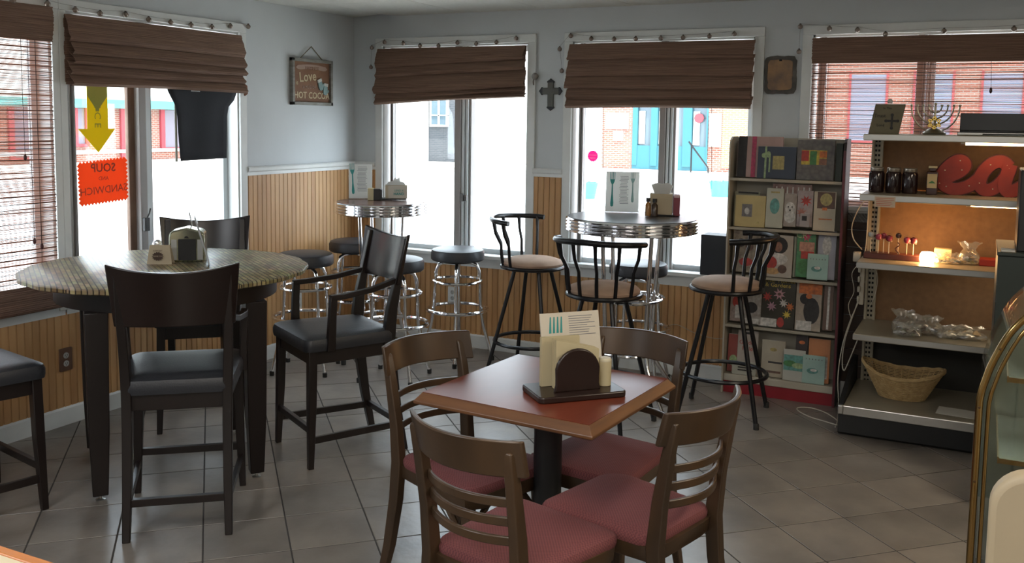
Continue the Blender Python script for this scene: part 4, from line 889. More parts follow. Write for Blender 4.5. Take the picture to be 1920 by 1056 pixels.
def tube_light(label, loc, ln_, col, e):
    rt = thing('fluorescent_tube', label, 'lamp', loc)
    MB().tube([(.02, 0, 0), (ln_-.02, 0, 0)], .010, 10).build('tube', M('warm_tube_%d' % e, col, .5, emit=e), rt)
    MB().tube([(0, 0, 0), (.022, 0, 0)], .0115, 10).tube([(ln_-.022, 0, 0), (ln_, 0, 0)], .0115, 10).build('cap', SIL, rt)
    MB().bb(0, ln_, -.014, .014, .010, .022).build('housing', SHM, rt, smooth=False)
tube_light('glowing tube lamp under the top shelf of the metal shelving', (4.075, -.50, 1.520), .5, (1, .62, .28), 9)
tube_light('glowing tube lamp under the shelf holding the jars', (4.115, -.50, 1.212), .46, (1, .66, .34), 9)
tube_light('glowing tube lamp under the cake pop shelf', (4.08, -.50, .858), .5, (1, .80, .55), 8)
# things on the top shelf
ZP = 1.5585
pl = thing('plaque', 'olive plaque with a dark cross leaning on top of the metal shelving', 'plaque', (3.715, -.43, ZP), 0); pl.rotation_euler = (-.12, 0, 0)
MB().prism([(-.088, 0), (.062, 0), (.088, .158), (-.060, .158)], -.012, 0, FRONT).build('board', M('olive_board', (.16, .14, .085), .7, col2=(.12, .105, .065), scale=12), pl, bevel=.002, smooth=False)
pb = MB().prism([(.025+x*.5, .068+y*.5) for x, y in [(-.008, -.07), (.008, -.07), (.010, -.01), (.05, -.012), (.055, 0), (.05, .012), (.010, .01), (.008, .06), (-.008, .06), (-.010, .01), (-.05, .012), (-.055, 0), (-.05, -.012), (-.010, -.01)]], 0, .004, FRONT)
for x, y in ((.025, .10), (.025, .030), (-.004, .068), (.054, .068)): pb.prism(arc(x, y, .008, 0, 2*PI, 8)[:-1], 0, .0045, FRONT)
pb.build('cross', DK, pl, smooth=False)
text('Trust', .026, DK, pl, T((-.035, -.0015, .095)) @ FRONT); text('In The', .016, DK, pl, T((.0, -.0015, .135)) @ FRONT); text('Lord', .020, DK, pl, T((-.03, -.0015, .045)) @ FRONT)
tag(MB().lathe([(.001, 0), (.012, .0), (.014, .012), (.008, .024), (.001, .026)], 10, T((3.725, -.405, ZP+.159))).build('ornament', M('pale_ornament', (.45, .42, .40), .4)), 'tiny pale ornament standing behind the top edge of the olive plaque', 'ornament')
mn = thing('menorah', 'silver menorah with a gold six-pointed star on top of the shelving', 'menorah', (3.945, -.40, ZP))
PW = M('aged_silver', (.30, .27, .20), .3, .9)
MB().lathe([(.055, 0), (.058, .008), (.045, .018), (.030, .030), (.020, .034), (.001, .034)], 16).lathe([(.010, .03), (.007, .06), (.010, .08), (.006, .10), (.006, .148)], 8).build('base', PW, mn)
for k in range(4):
    R_ = .030+.028*k; pts = [(R_*math.cos(a), 0, .145+(-.0)+R_*1.02*math.sin(a)*(1.12 if k == 3 else 1.05)) for a in [PI+PI*i/18 for i in range(19)]]
    MB().tube(pts, .0042, 7).build('arm', PW, mn)
    for s in (-1, 1): MB().lathe([(.003, 0), (.007, .004), (.006, .012), (.001, .012)], 8, T((s*R_, 0, .144))).build('candle_cup', PW, mn)
MB().lathe([(.003, 0), (.008, .004), (.007, .014), (.001, .014)], 8, T((0, 0, .150))).build('candle_cup', PW, mn)
sb_ = MB()
for s in (1, -1):
    tri = [(.034*math.sin(q*2*PI/3), s*.034*math.cos(q*2*PI/3)) for q in range(3)]
    for q in range(3):
        a, b2 = Vector(tri[q]), Vector(tri[(q+1) % 3]); sb_.strip([(a.x, -.030, .060+a.y), (b2.x, -.030, .060+b2.y)], .006, .006, up=(0, 1, 0))
sb_.build('star', M('bright_gold', (.75, .50, .12), .25, 1), mn)
ev = thing('media_box', 'glossy black electronic box on a thin silver stand on top of the shelving', 'electronics', (4.30, -.38, ZP))
MB().bb(-.245, .26, -.08, .12, 0, .016).build('stand', SIL, ev, bevel=.003); MB().bb(-.13, .14, -.083, -.08, .004, .010).build('slot', DARK, ev, smooth=False)
MB().bb(-.235, .26, -.08, .10, .024, .112).bb(-.235, .26, -.076, .10, .0165, .026).build('housing', M('gloss_black', (.008, .008, .009), .12), ev, bevel=.003)
# jars
JG = M('dark_jam', (.018, .008, .008), .12)
def jar(label, x, lid):
    t = thing('jar', label, 'jar', (x, -.42, 1.249), 0, 'dark preserve jars')
    MB().lathe([(.001, 0), (.036, .001), (.039, .01), (.039, .100), (.034, .112), (.031, .116), (.001, .116)], 20).build('glass', JG, t)
    MB().lathe([(.033, .113), (.034, .115), (.034, .130), (.031, .133), (.001, .133)], 20).build('lid', lid, t)
jar('leftmost dark jar on the jar shelf', 3.680, M('lid_silver', (.42, .38, .32), .3, .8)); jar('middle dark jar on the jar shelf', 3.763, MC['lid_silver']); jar('rightmost of the three dark jars, with small reflections', 3.843, MC['lid_silver'])
t = thing('bottle', 'tall square bottle with a pale label right of the jars', 'bottle', (3.950, -.42, 1.249))
MB().bb(-.027, .027, -.027, .027, 0, .120).bb(-.016, .016, -.016, .016, .12, .138).build('body', M('dark_bottle', (.05, .02, .015), .15), t, bevel=.004)
MB().bb(-.023, .023, -.0285, -.027, .035, .108).build('label', M('label_gold', (.48, .36, .18), .6), t, smooth=False); MB().prism([(-.018, .06), (0, .074), (.018, .06)], .0285, .029, FRONT).build('print', GN, t, smooth=False)
MB().bb(-.02, .02, -.02, .02, .137, .148).build('cap', CREAM, t, bevel=.002)
# red marquee letters "ea" (third letter runs out of the picture)
REDL = M('marquee_red', (.24, .018, .008), .5, col2=(.17, .012, .006), scale=9); REDD = M('marquee_edge', (.06, .008, .006), .6)
mq = thing('marquee_sign', 'large red cursive marquee letters on the jar shelf', 'sign', (3.965, -.36, 1.2495))
def ribbon(pts, wd, y0, y1, off=0):
    b = MB(); P = [Vector((x, 0, z)) for x, z in pts]
    return b.strip([(p.x, (y0+y1)/2-off-.004*i/len(P), p.z) for i, p in enumerate(P)], wd, abs(y1-y0), up=(0, 1, 0))
def spline(c, n=8):
    out = []
    for i in range(len(c)-1):
        p0 = Vector(c[max(i-1, 0)]); p1 = Vector(c[i]); p2 = Vector(c[i+1]); p3 = Vector(c[min(i+2, len(c)-1)])
        for k in range(n):
            t_ = k/n; out.append(tuple(.5*((2*p1)+(-p0+p2)*t_+(2*p0-5*p1+4*p2-p3)*t_**2+(-p0+3*p1-3*p2+p3)*t_**3)))
    out.append(tuple(c[-1])); return out
eC = spline([(.005, .045), (.05, .085), (.115, .125), (.130, .160), (.105, .178), (.065, .155), (.030, .105), (.035, .055), (.085, .030), (.15, .045), (.20, .085)])
aC1 = spline([(.335, .150), (.300, .178), (.255, .165), (.215, .115), (.205, .060), (.235, .030), (.285, .050), (.325, .105), (.340, .160)])
aC2 = spline([(.340, .165), (.325, .100), (.320, .050), (.345, .028), (.400, .055)])
tC = spline([(.395, .05), (.45, .12), (.49, .23)]); tC2 = spline([(.49, .23), (.455, .10), (.455, .045), (.50, .03), (.56, .06)])
for nm, cs in (('letter_e', [eC]), ('letter_a', [aC1, aC2]), ('letter_t', [tC, tC2])):
    bk = MB(); fr_ = MB()
    for qi, q in enumerate(cs): bk.v, bk.f = (lambda A_, B_: (A_.v+B_.v, A_.f+[tuple(i+len(A_.v) for i in f_) for f_ in B_.f]))(bk, ribbon(q, .074, .006, .045))
    for qi, q in enumerate(cs): fr_.v, fr_.f = (lambda A_, B_: (A_.v+B_.v, A_.f+[tuple(i+len(A_.v) for i in f_) for f_ in B_.f]))(fr_, ribbon(q, .062, -.003, .003, .0055*qi))
    lo = bk.build(nm, REDD, mq, smooth=False); fr_.build('face', REDL, lo, smooth=False)
    bl = MB()
    for q in cs:
        for k in range(3, len(q), 14): bl.lathe([(.001, .006), (.0032, .004), (.0038, 0), (.001, -.001)], 8, T((q[k][0], -.003, q[k][1])) @ R(PI/2, 'X'))
    stuff(bl.build('small_bulbs', M('bulb_pale', (.6, .5, .4), .2), lo))
tg = tag(MB().bb(3.692, 3.792, -.6095, -.6086, 1.186, 1.240).build('paper_note', M('note_paper', (.50, .40, .30), .8)), 'paper note with red lines taped to the jar shelf edge', 'note')
b = MB()
for i in range(5): b.bb(3.70, 3.785-rr.uniform(0, .02), -.6101, -.6095, 1.194+i*.009, 1.1965+i*.009)
stuff(b.build('print', M('red_ink', (.45, .10, .06), .8), tg, smooth=False))
# cake pop shelf
t = thing('cake_pop_stand', 'long dark red block stand holding the cake pops', 'stand', (3.79, -.40, .8955))
MB().bb(-.155, .12, -.045, .045, 0, .030).build('block', M('dark_red_block', (.09, .02, .015), .5), t, bevel=.003)
STK = M('lolly_stick', (.60, .55, .45), .6)
def pop(label, x, y, h, r, mt, film=True):
    t = thing('cake_pop', label, 'cake pop', (x, y, .9259), 0)
    MB().tube([(0, 0, 0), (0, 0, h)], .0022, 6).build('stick', STK, t)
    MB().lathe([(.001, h-r*.4), (r*.75, h-r*.1), (r, h+r*.55), (r*.8, h+r*1.3), (.001, h+r*1.65)], 12).build('cake', mt, t)
    if film: MB().lathe([(.004, h-r*1.1), (r*1.1, h-r*.3), (r*1.18, h+r*.7), (r*.9, h+r*1.6), (.004, h+r*2.2)], 10).build('wrapper', ACRY, t)
MG = M('pop_magenta', (.30, .03, .06), .3); CH = M('pop_chocolate', (.06, .02, .015), .3); SV = M('pop_silver', (.40, .42, .42), .3)
pop('silver-wrapped cake pop at the left end of the cake pop stand', 3.665, -.41, .085, .016, SV)
pop('bright pink cake pop second from the left', 3.705, -.425, .075, .018, MG); pop('pink cake pop standing behind its neighbours, third from the left', 3.728, -.39, .078, .017, MG)
pop('deep pink cake pop beside the chocolate one, fourth from the left', 3.757, -.42, .070, .018, M('pop_magenta2', (.22, .02, .04), .3))
pop('tall chocolate cake pop with a curled dark ribbon', 3.802, -.41, .088, .015, CH)
pop('red cake pop under a tall clear wrapper', 3.845, -.42, .066, .018, MG); pop('dark red cake pop at the right end of the stand', 3.876, -.41, .064, .019, M('pop_dark', (.14, .015, .03), .3))
tag(MB().tube(spline([(3.800, .985, -.43), (3.815, .975, -.43), (3.795, .955, -.43), (3.812, .940, -.43), (3.798, .928, -.43)]) if False else [(3.800+.010*math.sin(i*.9), -.435, .990-.007*i) for i in range(10)], .003, 6).build('ribbon', CH), 'curled dark ribbon hanging on the tall chocolate cake pop', 'ribbon')
lm = thing('glowing_lantern', 'small round glowing lantern on the cake pop shelf', 'lamp', (3.948, -.47, .8955))
MB().lathe([(.001, 0), (.030, .002), (.037, .018), (.036, .042), (.028, .058), (.001, .062)], 18).build('globe', M('lamp_glow', (1, .62, .26), .5, emit=14), lm)
light('lantern_light', 'POINT', (3.948, -.42, .985), 1.6, (1, .50, .18), .035)
FILMW = M('cellophane_white', (.62, .58, .48), .22, alpha=.75)
def bag(label, loc, wx, wy, h, filled, seed, rz=0, lie=False, group=None):
    r_ = random.Random(seed); t = thing('treat_bag', label, 'bag', loc, rz, group)
    secs = []; n = 22; ph = [r_.uniform(0, 6.28) for _ in range(4)]
    for k, (sc, z) in enumerate(((.70, 0), (.95, .06), (1.05, .2), (1.02, .36), (.9, .5), (.66, .62), (.56, .70), (.72, .80), (.95, .92), (1.12, 1.0))):
        secs.append([(wx/2*sc*math.cos(2*PI*j/n)*(1+.10*math.sin(5*2*PI*j/n+ph[k % 4])+r_.uniform(-.05, .05)), wy/2*sc*math.sin(2*PI*j/n)*(1+.10*math.sin(4*2*PI*j/n+ph[(k+1) % 4]))*(.4 if k > 5 else 1), h*z+(.006*math.sin(6*2*PI*j/n+ph[0]) if k > 5 else 0)) for j in range(n)])
    MB().loft(secs, cap=False).build('cellophane', PLAS, t)
    for q in range(11):
        rr_ = min(wx, wy)*.19
        MB().lathe([(.001, -rr_*.6), (rr_, 0), (.001, rr_*.7)], 8, T((r_.uniform(-.3, .3)*wx, r_.uniform(-.25, .25)*wy, rr_*.7+r_.uniform(0, .30)*h))).build('treat', filled[q % len(filled)], t)
    return t
TA_ = M('treat_blue', (.20, .24, .26), .5); TB_ = M('treat_tan', (.42, .30, .16), .6); TC_ = M('treat_green', (.18, .22, .08), .6); TD_ = M('treat_choc', (.10, .05, .035), .5); TE_ = M('treat_white', (.60, .56, .46), .5)
bag('small clear treat bag right beside the glowing lantern', (4.015, -.44, .8955), .07, .06, .05, [TB_, TA_], 1); bag('clear bag of mixed sweets in the middle of the cake pop shelf', (4.075, -.42, .8955), .09, .07, .055, [TA_, TB_, TC_], 2)
bag('tall frosted treat bag on the right of the cake pop shelf', (4.142, -.40, .8955), .10, .08, .115, [TC_, TB_, TA_], 3)
tag(MB().bb(4.19, 4.30, -.42, -.32, .8955, .930).build('red_box', M('red_box', (.40, .03, .015), .5), bevel=.003), 'flat red box at the right end of the cake pop shelf', 'box')
tag(MB().bb(3.975, 4.06, -.36, -.30, .8955, .962).build('paper_box', CREAM, bevel=.003), 'small cream box behind the lantern on the cake pop shelf', 'box')
# lower shelf bags
zl = .5155
bag('tall clear bag of dark sweets at the left of the lower shelf', (3.850, -.42, zl), .11, .09, .115, [TD_, TE_, TA_], 11); bag('clear bag of chocolates second from the left on the lower shelf', (3.925, -.44, zl), .12, .09, .10, [TD_, TE_], 12)
bag('squat clear bag of mixed sweets in front of the chocolate bags', (3.880, -.52, zl), .13, .08, .06, [TE_, TD_, TC_], 13); bag('clear bag of sweets at the middle of the lower shelf', (3.99, -.42, zl), .10, .08, .095, [TE_, TA_, TD_], 14)
bag('low crumpled clear bag of pale cookies right of the middle', (4.065, -.46, zl), .12, .10, .062, [TE_, TB_], 15); bag('rightmost shiny clear bag of flat pale cookies', (4.165, -.44, zl), .15, .12, .065, [TB_, TE_], 16)
# wicker basket
bk = thing('wicker_basket', 'oval wicker basket with high ends on the bottom deck', 'basket', (3.860, -.44, .1655), -.03)
WIC = M('wicker', (.55, .39, .19), .7, col2=(.40, .26, .11), scale=40); n = 64
def brim(a): return .120+.055*max(0, -math.cos(a))**2.2+.040*max(0, math.cos(a))**2
b = MB()
for k in range(17):
    tt = k/16; pts = []
    for i in range(n):
        a = 2*PI*i/n; z = .006+(brim(a)-.004)*tt; wv = .0022*(1 if (i+k) % 2 else -1); sx = .115+.085*tt; sy = .085+.055*tt
        pts.append(((sx+wv)*math.cos(a), (sy+wv)*math.sin(a), z))
    b.tube(pts, .0034, 5, True)
b.build('weave', WIC, bk)
b = MB()
for i in range(32):
    a = 2*PI*(i+.5)/32; b.tube([(.113*math.cos(a), .083*math.sin(a), .004), (.200*math.cos(a), .140*math.sin(a), brim(a)+.004)], .0028, 5)
b.build('stake', WIC, bk)
for d in (0, .008): MB().tube([(.204*math.cos(2*PI*i/n), (.144)*math.sin(2*PI*i/n), brim(2*PI*i/n)+.003+d+.002*math.sin(i*1.3)) for i in range(n)], .0060, 7, True).build('rim', WIC, bk)
MB().prism([(.114*math.cos(2*PI*i/24), .084*math.sin(2*PI*i/24)) for i in range(24)], .001, .005).build('bottom', WIC, bk)
tag(MB().prism([(-.095, -.07), (.095, -.07), (.095, .07), (-.095, .07)], 0, .0015, T((4.135, -.60, .1655)) @ R(-.08, 'Z')).build('paper_sheet', M('grey_paper', (.60, .57, .50), .8)), 'sheet of paper lying on the bottom deck beside the basket', 'paper')
# power strip and cords
WCB = M('white_cable', (.48, .45, .38), .5)
ps = thing('power_strip', 'white power strip with plugs fixed to the left upright of the shelving', 'power strip', (3.612, -.20, .60))
MB().bb(-.014, .010, -.016, .016, 0, .24).build('strip', WCB, ps, bevel=.004)
for i in range(4): MB().bb(-.022, -.010+.004*(i % 2), -.046, -.012, .02+i*.055, .052+i*.055).build('plug', WCB, ps, bevel=.005)
MB().bb(-.052, -.012, -.05, -.01, .245, .30).build('adapter', WCB, ps, bevel=.005)
def cord(label, pts, r=.0032, mat=WCB): return tag(MB().tube(spline(pts, 5), r, 7).build('extension_cord', mat), label, 'cord')
cord('white cord looping out left of the upright beside the jar shelf', [(3.618, -.20, 1.20), (3.58, -.22, 1.15), (3.545, -.22, 1.05), (3.555, -.22, .97), (3.60, -.20, .91)])
cord('white cord running down the upright from the top shelf', [(3.63, -.20, 1.50), (3.625, -.205, 1.2), (3.622, -.205, .95), (3.612, -.215, .86)])
cord('pair cord swinging from the power strip down to the floor behind the rack', [(3.605, -.21, .66), (3.58, -.24, .56), (3.545, -.27, .42), (3.535, -.29, .30), (3.55, -.32, .24), (3.58, -.30, .32), (3.61, -.25, .42)])
cord('white cord dropping from the strip to the floor between rack and shelving', [(3.600, -.23, .62), (3.56, -.26, .5), (3.53, -.29, .36), (3.52, -.32, .20), (3.535, -.36, .06), (3.55, -.50, .008), (3.555, -.62, .005)])
cord('white cord loop lying on the floor in front of the rack', [(3.56, -.58, .005), (3.48, -.54, .005), (3.40, -.50, .005), (3.33, -.42, .005), (3.32, -.36, .005), (3.38, -.33, .005), (3.46, -.37, .005), (3.53, -.46, .005), (3.56, -.53, .005)], .0035)
cord('thin white cord curling beside the upright below the cake pop shelf', [(3.60, -.235, .84), (3.56, -.25, .78), (3.575, -.25, .68), (3.55, -.26, .60), (3.57, -.26, .52)], .002)
cord('thin white cord hanging loose against the back board by the upright', [(3.66, -.19, .84), (3.69, -.20, .76), (3.68, -.20, .66), (3.65, -.20, .58)], .002)
cord('thin cord sagging along the back wall planks behind the right bar stool', [(2.42, -.03, .30), (2.50, -.03, .33), (2.62, -.03, .29), (2.74, -.03, .27), (2.84, -.03, .28)], .002)
# black box on the sill
bx = thing('speaker', 'black box standing on the window sill behind the black round table', 'speaker', (2.735, -.02, ZS+.0065))
MB().bb(-.09, .12, -.035, .12, 0, .25).build('cabinet', M('speaker_black', (.022, .024, .03), .6, bump=.2, bscale=200), bx, bevel=.004)
MB().bb(.078, .092, -.0362, -.035, .160, .174).bb(.081, .089, -.0368, -.0362, .163, .171).build('badge', SIL, bx, smooth=False)
# =================================================================== DARK CABINET + DISPLAY CASE + CHAIR + NEAR TABLE
t = thing('dark_cabinet', 'tall dark cabinet between the shelving and the glass display case', 'cabinet', (4.255, -1.5, 0))
CB = M('cabinet_green_black', (.016, .024, .022), .45)
MB().bb(0, .62, 0, .48, .03, 1.085).bb(.02, .60, .02, .46, 0, .03).build('body', CB, t, bevel=.004)
MB().bb(-.004, .624, -.006, .484, 1.085, 1.10).build('top', CB, t, bevel=.003)
MB().bb(.30, .304, -.0075, -.0005, .05, 1.07).build('door_gap', DARK, t, smooth=False)
tag(MB().bb(4.320, 4.75, -1.46, -1.18, 1.1005, 1.432).build('black_case', BLK, bevel=.006), 'black box standing on top of the dark cabinet', 'box')
t = thing('paper_stack', 'white paper on the front corner of the dark cabinet', 'paper', (4.286, -1.45, 1.1005))
MB().bb(-.02, .03, -.03, .06, 0, .004).build('sheet', PAPER, t, smooth=False)
dc = thing('display_case', 'curved glass bakery display case with brass frame at the right edge', 'display case', (4.205, -3.3, 0))
prof = [(0, .0), (0, .55), (0, .90), (.002, .965), (.012, 1.01), (.024, 1.05), (.052, 1.115), (.082, 1.158), (.13, 1.205), (.20, 1.245), (.30, 1.27), (.62, 1.27)]
pr_ = spline([(x, z) for x, z in prof], 4)
for k, (y, nm) in enumerate(((0, 'brass_frame'),)):
    fo = MB().tube([(x, y, z) for x, z in pr_], .0085, 12).build(nm, BRASS, dc)
    MB().tube([(x+.020, y+.004, z-.008 if z > .9 else z) for x, z in pr_], .0050, 10).build('inner_strip', BRASS, fo)
    sc_ = MB()
    for q in (6, 9, 22, 34):
        if q < len(pr_): sc_.lathe([(.0035, 0), (.003, .002), (.001, .0025)], 8, T((pr_[q][0], y-.0072, pr_[q][1])) @ R(PI/2, 'X'))
    sc_.build('screw', M('screw_dark', (.10, .06, .03), .4, .8), fo)
CG = glass_mat('case_glass', (.93, .95, .93), .06, .02, .5)
MB().loft([[(x+.003, y, z) for x, z in pr_]+[(x+.009, y, z-.001) for x, z in reversed(pr_)] for y in (.01, .44)]).build('curved_glass', CG, dc)
MB().prism([(x+.012, z) for x, z in pr_ if z > .55]+[(.62, .55), (.012, .55)], -.004, .0, T((0, .004, 0)) @ FRONT).build('end_glass', CG, dc, smooth=False)
MB().bb(.012, .66, .01, .44, 0.02, .56).build('base', M('case_base', (.10, .10, .09), .5), dc, smooth=False)
for z, x0 in ((.80, .05), (1.0, .06)):
    sh = MB().bb(x0, .60, .03, .42, z, z+.008).build('glass_shelf', CG, dc, smooth=False); MB().bb(x0-.004, x0, .03, .42, z-.004, z+.012).bb(x0, .60, .026, .03, z-.002, z+.010).build('shelf_edge', BRASS, sh, smooth=False)
MB().bb(.62, .66, 0, .44, .56, 1.28).build('rear_panel', M('case_rear', (.14, .16, .14), .3, col2=(.30, .33, .28), scale=7), dc, smooth=False)
MB().prism([(x+.014, z-.004) for x, z in pr_ if z > .55]+[(.62, .55), (.014, .55)], -.45, -.44, FRONT).build('reflector_panel', M('case_reflector', (.22, .26, .24), .16, .6, col2=(.10, .12, .11), scale=5), dc, smooth=False)  # mirror-like panel added so window reflections streak the case glass
rr = random.Random(11)
for i in range(3):
    tr = thing('pastry_tray', ['tray of pastries on the floor of the display case', 'tray of pastries on the lower glass shelf of the case', 'tray of pastries on the upper glass shelf of the case'][i], 'tray', (4.205+.36, -3.3+.22, (.5605, .8085, 1.0085)[i]), 0)
    MB().bb(-.17, .17, -.14, .14, 0, .012).build('tray', SIL, tr, bevel=.004)
    for q in range(9): MB().lathe([(.001, 0), (.03, .002), (.034, .016), (.022, .032), (.001, .036)], 12, T((-.11+.11*(q % 3), -.09+.09*(q//3), .012))).build('pastry', TB_ if q % 2 else TD_, tr)
ch = thing('beige_chair', 'beige padded chair back with a rounded corner in front of the display case', 'chair', (4.475, -4.12, 0), PI)
BG = M('beige_vinyl', (.46, .38, .26), .5, col2=(.42, .35, .24), scale=5)
bp = MB().prism(rrect(-.25, .25, .48, 1.00, .07, 8), -.025, .025, FRONT @ T((0, 0, 0))).build('backrest', BG, ch, bevel=.012, seg=3); bp.location = (0, -.20, 0)
MB().prism(rrect(-.17, .17, .55, .94, .05, 6), -.030, .030, FRONT).build('inset', M('beige_inset', (.50, .42, .29), .5), ch, bevel=.006).location = (0, -.20, 0)
cushion(.46, .48, .44, .42, .47).build('seat', BG, ch)
for sx in (-1, 1):
    for sy in (-1, 1): MB().tube([(sx*.21, sy*.19, .43), (sx*.235, sy*.215, 0)], .012, 8).build('leg', CHROME, ch)
    MB().tube([(sx*.215, -.20, .40), (sx*.215, -.20, .62)], .011, 8).build('back_support', CHROME, ch)
nt_ = thing('near_table', 'cream laminate tabletop corner with an orange wood edge at bottom left', 'table', (2.3, -5.0, 0))
t0 = MB().bb(-.75, .45, -.38, .366, .722, .7500).build('tabletop', M('cream_laminate', (.62, .53, .36), .35), nt_, bevel=.002, smooth=False)
eg = MB()
eg.bb(-.79, .49, .366, .392, .712, .7515).bb(-.79, .49, -.42, -.38, .712, .752).bb(.45, .49, -.38, .345, .712, .752).bb(-.79, -.75, -.38, .345, .712, .752)
eg.build('wood_edge', M('orange_wood', (.48, .17, .035), .35, col2=(.30, .09, .02), scale=9, stretch=(.3, 2, 2)), nt_, bevel=.005)
MB().lathe([(.045, .03), (.045, .69), (.10, .712), (.01, .712)], 20, T((-.15, 0, 0))).build('pedestal', BLK, nt_); MB().box((-.15, 0, .015), (.5, .5, .03)).build('foot', BLK, nt_, bevel=.01)
# =================================================================== FILL LAMPS (added out of view to brighten the room)
for i, (p, e, c) in enumerate(fill_lights):
    rt = thing('fill_panel', ['added unseen fill lamp over the service area behind the viewer', 'added unseen fill lamp over the left rear of the room', 'added unseen fill lamp over the counter at the right', 'added unseen fill lamp above the viewer near the square table'][i], 'lamp', p)
    MB().bb(-.30, .30, -.60, -.57, 0, .05).bb(-.30, .30, .57, .60, 0, .05).bb(-.30, -.27, -.57, .57, 0, .05).bb(.27, .30, -.57, .57, 0, .05).build('frame', WHITE, rt, smooth=False)
    MB().bb(-.27, .27, -.57, .57, .012, .016).build('diffuser', M('diffuser_%d' % i, c, .6, emit=1.5), rt, smooth=False)
    l = light('fill_lamp', 'AREA', (p[0], p[1], p[2]-.01), e, c, .5, 1.1)
# =================================================================== OUTSIDE
CK = 1.22
ASPH = M('street', (.42, .42, .43), .9, col2=(.36, .36, .37), scale=2); CONC = M('sidewalk', (.55, .54, .51), .9, col2=(.48, .47, .45), scale=3)
struct(MB().bb(-60, 60, -40, 60, -.40, -.30).build('street', ASPH, smooth=False))
struct(MB().bb(-3.2, -.15, -20, 3.2, -.30, -.14).bb(-.15, 20, .15, 3.2, -.30, -.14).build('sidewalk', CONC, smooth=False))
struct(MB().bb(-25.2, -22.2, -30, 24.2, -.30, -.14).bb(-22.2, 40, 24.2, 28, -.30, -.14).build('far_sidewalk', CONC, smooth=False))
def brickmat(name, c1, c2, mort, rotz=0):
    m = bpy.data.materials.new(name); m.use_nodes = True; N = m.node_tree.nodes; L = m.node_tree.links; b = N['Principled BSDF']; b.inputs['Roughness'].default_value = .9
    tc = N.new('ShaderNodeTexCoord'); sp = N.new('ShaderNodeSeparateXYZ'); cb = N.new('ShaderNodeCombineXYZ'); br = N.new('ShaderNodeTexBrick'); ad = N.new('ShaderNodeMath')
    br.inputs['Color1'].default_value = (*c1, 1); br.inputs['Color2'].default_value = (*c2, 1); br.inputs['Mortar'].default_value = (*mort, 1); br.inputs['Scale'].default_value = 1
    br.inputs['Brick Width'].default_value = .22; br.inputs['Row Height'].default_value = .075; br.inputs['Mortar Size'].default_value = .013
    L.new(tc.outputs['Object'], sp.inputs[0]); L.new(sp.outputs[0], ad.inputs[0]); L.new(sp.outputs[1], ad.inputs[1]); L.new(ad.outputs[0], cb.inputs[0]); L.new(sp.outputs[2], cb.inputs[1]); L.new(cb.outputs[0], br.inputs[0]); L.new(br.outputs[0], b.inputs[0])
    return m
BRK = brickmat('red_brick', (.20, .062, .042), (.25, .09, .06), (.28, .22, .19)); BRKO = brickmat('orange_brick', (.27, .14, .07), (.24, .11, .055), (.33, .29, .23)); BRKG = brickmat('grey_brick', (.03, .036, .042), (.045, .05, .056), (.07, .07, .075))
TEALP = M('teal_paint', (.016, .10, .13), .6); PALE = M('pale_stucco', (.55, .55, .53), .9); GLD = M('dark_shop_glass', (.07, .10, .12), .1); REDP = M('red_paint', (.27, .025, .035), .6)
YB = 28.1
def kx(x): return 4.183+(x-4.183)*CK
def kz(z): return 1.6+(z-1.6)*CK
bd_ = thing('brick_shop_building', 'red brick building with a teal storefront across the street', 'building', (0, 0, 0))
MB().bb(kx(-6.53), kx(-5.50), YB, YB+4, -.14, 8).bb(kx(-3.17), kx(16), YB, YB+4, -.14, 8).bb(kx(-5.5), kx(-3.17), YB+.6, YB+4, -.14, 8).bb(kx(-5.6), kx(-3.1), YB, YB+.6, kz(2.6), 8).build('brick_wall', BRK, bd_, smooth=False)
MB().bb(kx(-2.75), kx(-1.55), YB-.02, YB, .0, kz(2.5)).build('brick_pier', BRKO, bd_, smooth=False)
tf = MB().bb(kx(-5.52), kx(-3.17), YB-.02, YB+.55, -.14, kz(.90)).bb(kx(-5.52), kx(-5.36), YB-.04, YB+.5, 0, 3.6).bb(kx(-4.93), kx(-4.72), YB-.06, YB+.5, 0, 3.6).bb(kx(-3.93), kx(-3.66), YB-.06, YB+.5, 0, 3.6).bb(kx(-3.22), kx(-3.17), YB-.04, YB+.5, 0, 3.6).bb(kx(-5.52), kx(-3.17), YB-.06, YB+.5, kz(2.2), kz(2.6))
tf.build('teal_storefront', TEALP, bd_, smooth=False)
for x0, x1 in ((-5.36, -4.93), (-4.72, -3.93), (-3.66, -3.22)):
    wn_ = MB().bb(kx(x0), kx(x1), YB+.1, YB+.14, kz(.90), kz(2.2)).build('window', GLD, bd_, smooth=False)
    MB().bb(kx(x0)+.03, kx(x0)+(kx(x1)-kx(x0))*.5, YB+.04, YB+.08, kz(.95), kz(1.95)).build('poster', PAPER, wn_, smooth=False)
MB().bb(kx(-6.41), kx(-5.66), YB-.04, YB, kz(1.38), kz(1.86)).build('sign_board', PALE, bd_, smooth=False); MB().bb(kx(-6.15), kx(-5.82), YB-.04, YB, kz(1.02), kz(1.32)).build('sign_board', PALE, bd_, smooth=False)
MB().bb(kx(-3.12), kx(-2.78), YB-.12, YB, kz(.92), kz(1.90)).build('white_post_box', PALE, bd_, smooth=False)
hb = MB().prism([(.06*math.cos(q), .06*math.sin(q)) for q in [i*PI/4 for i in range(8)]], 0, .02, T((kx(-3.45), YB, kz(1.75))) @ FRONT @ Matrix.Scale(3, 4)).build('heart_ornament', REDP, bd_, smooth=False)
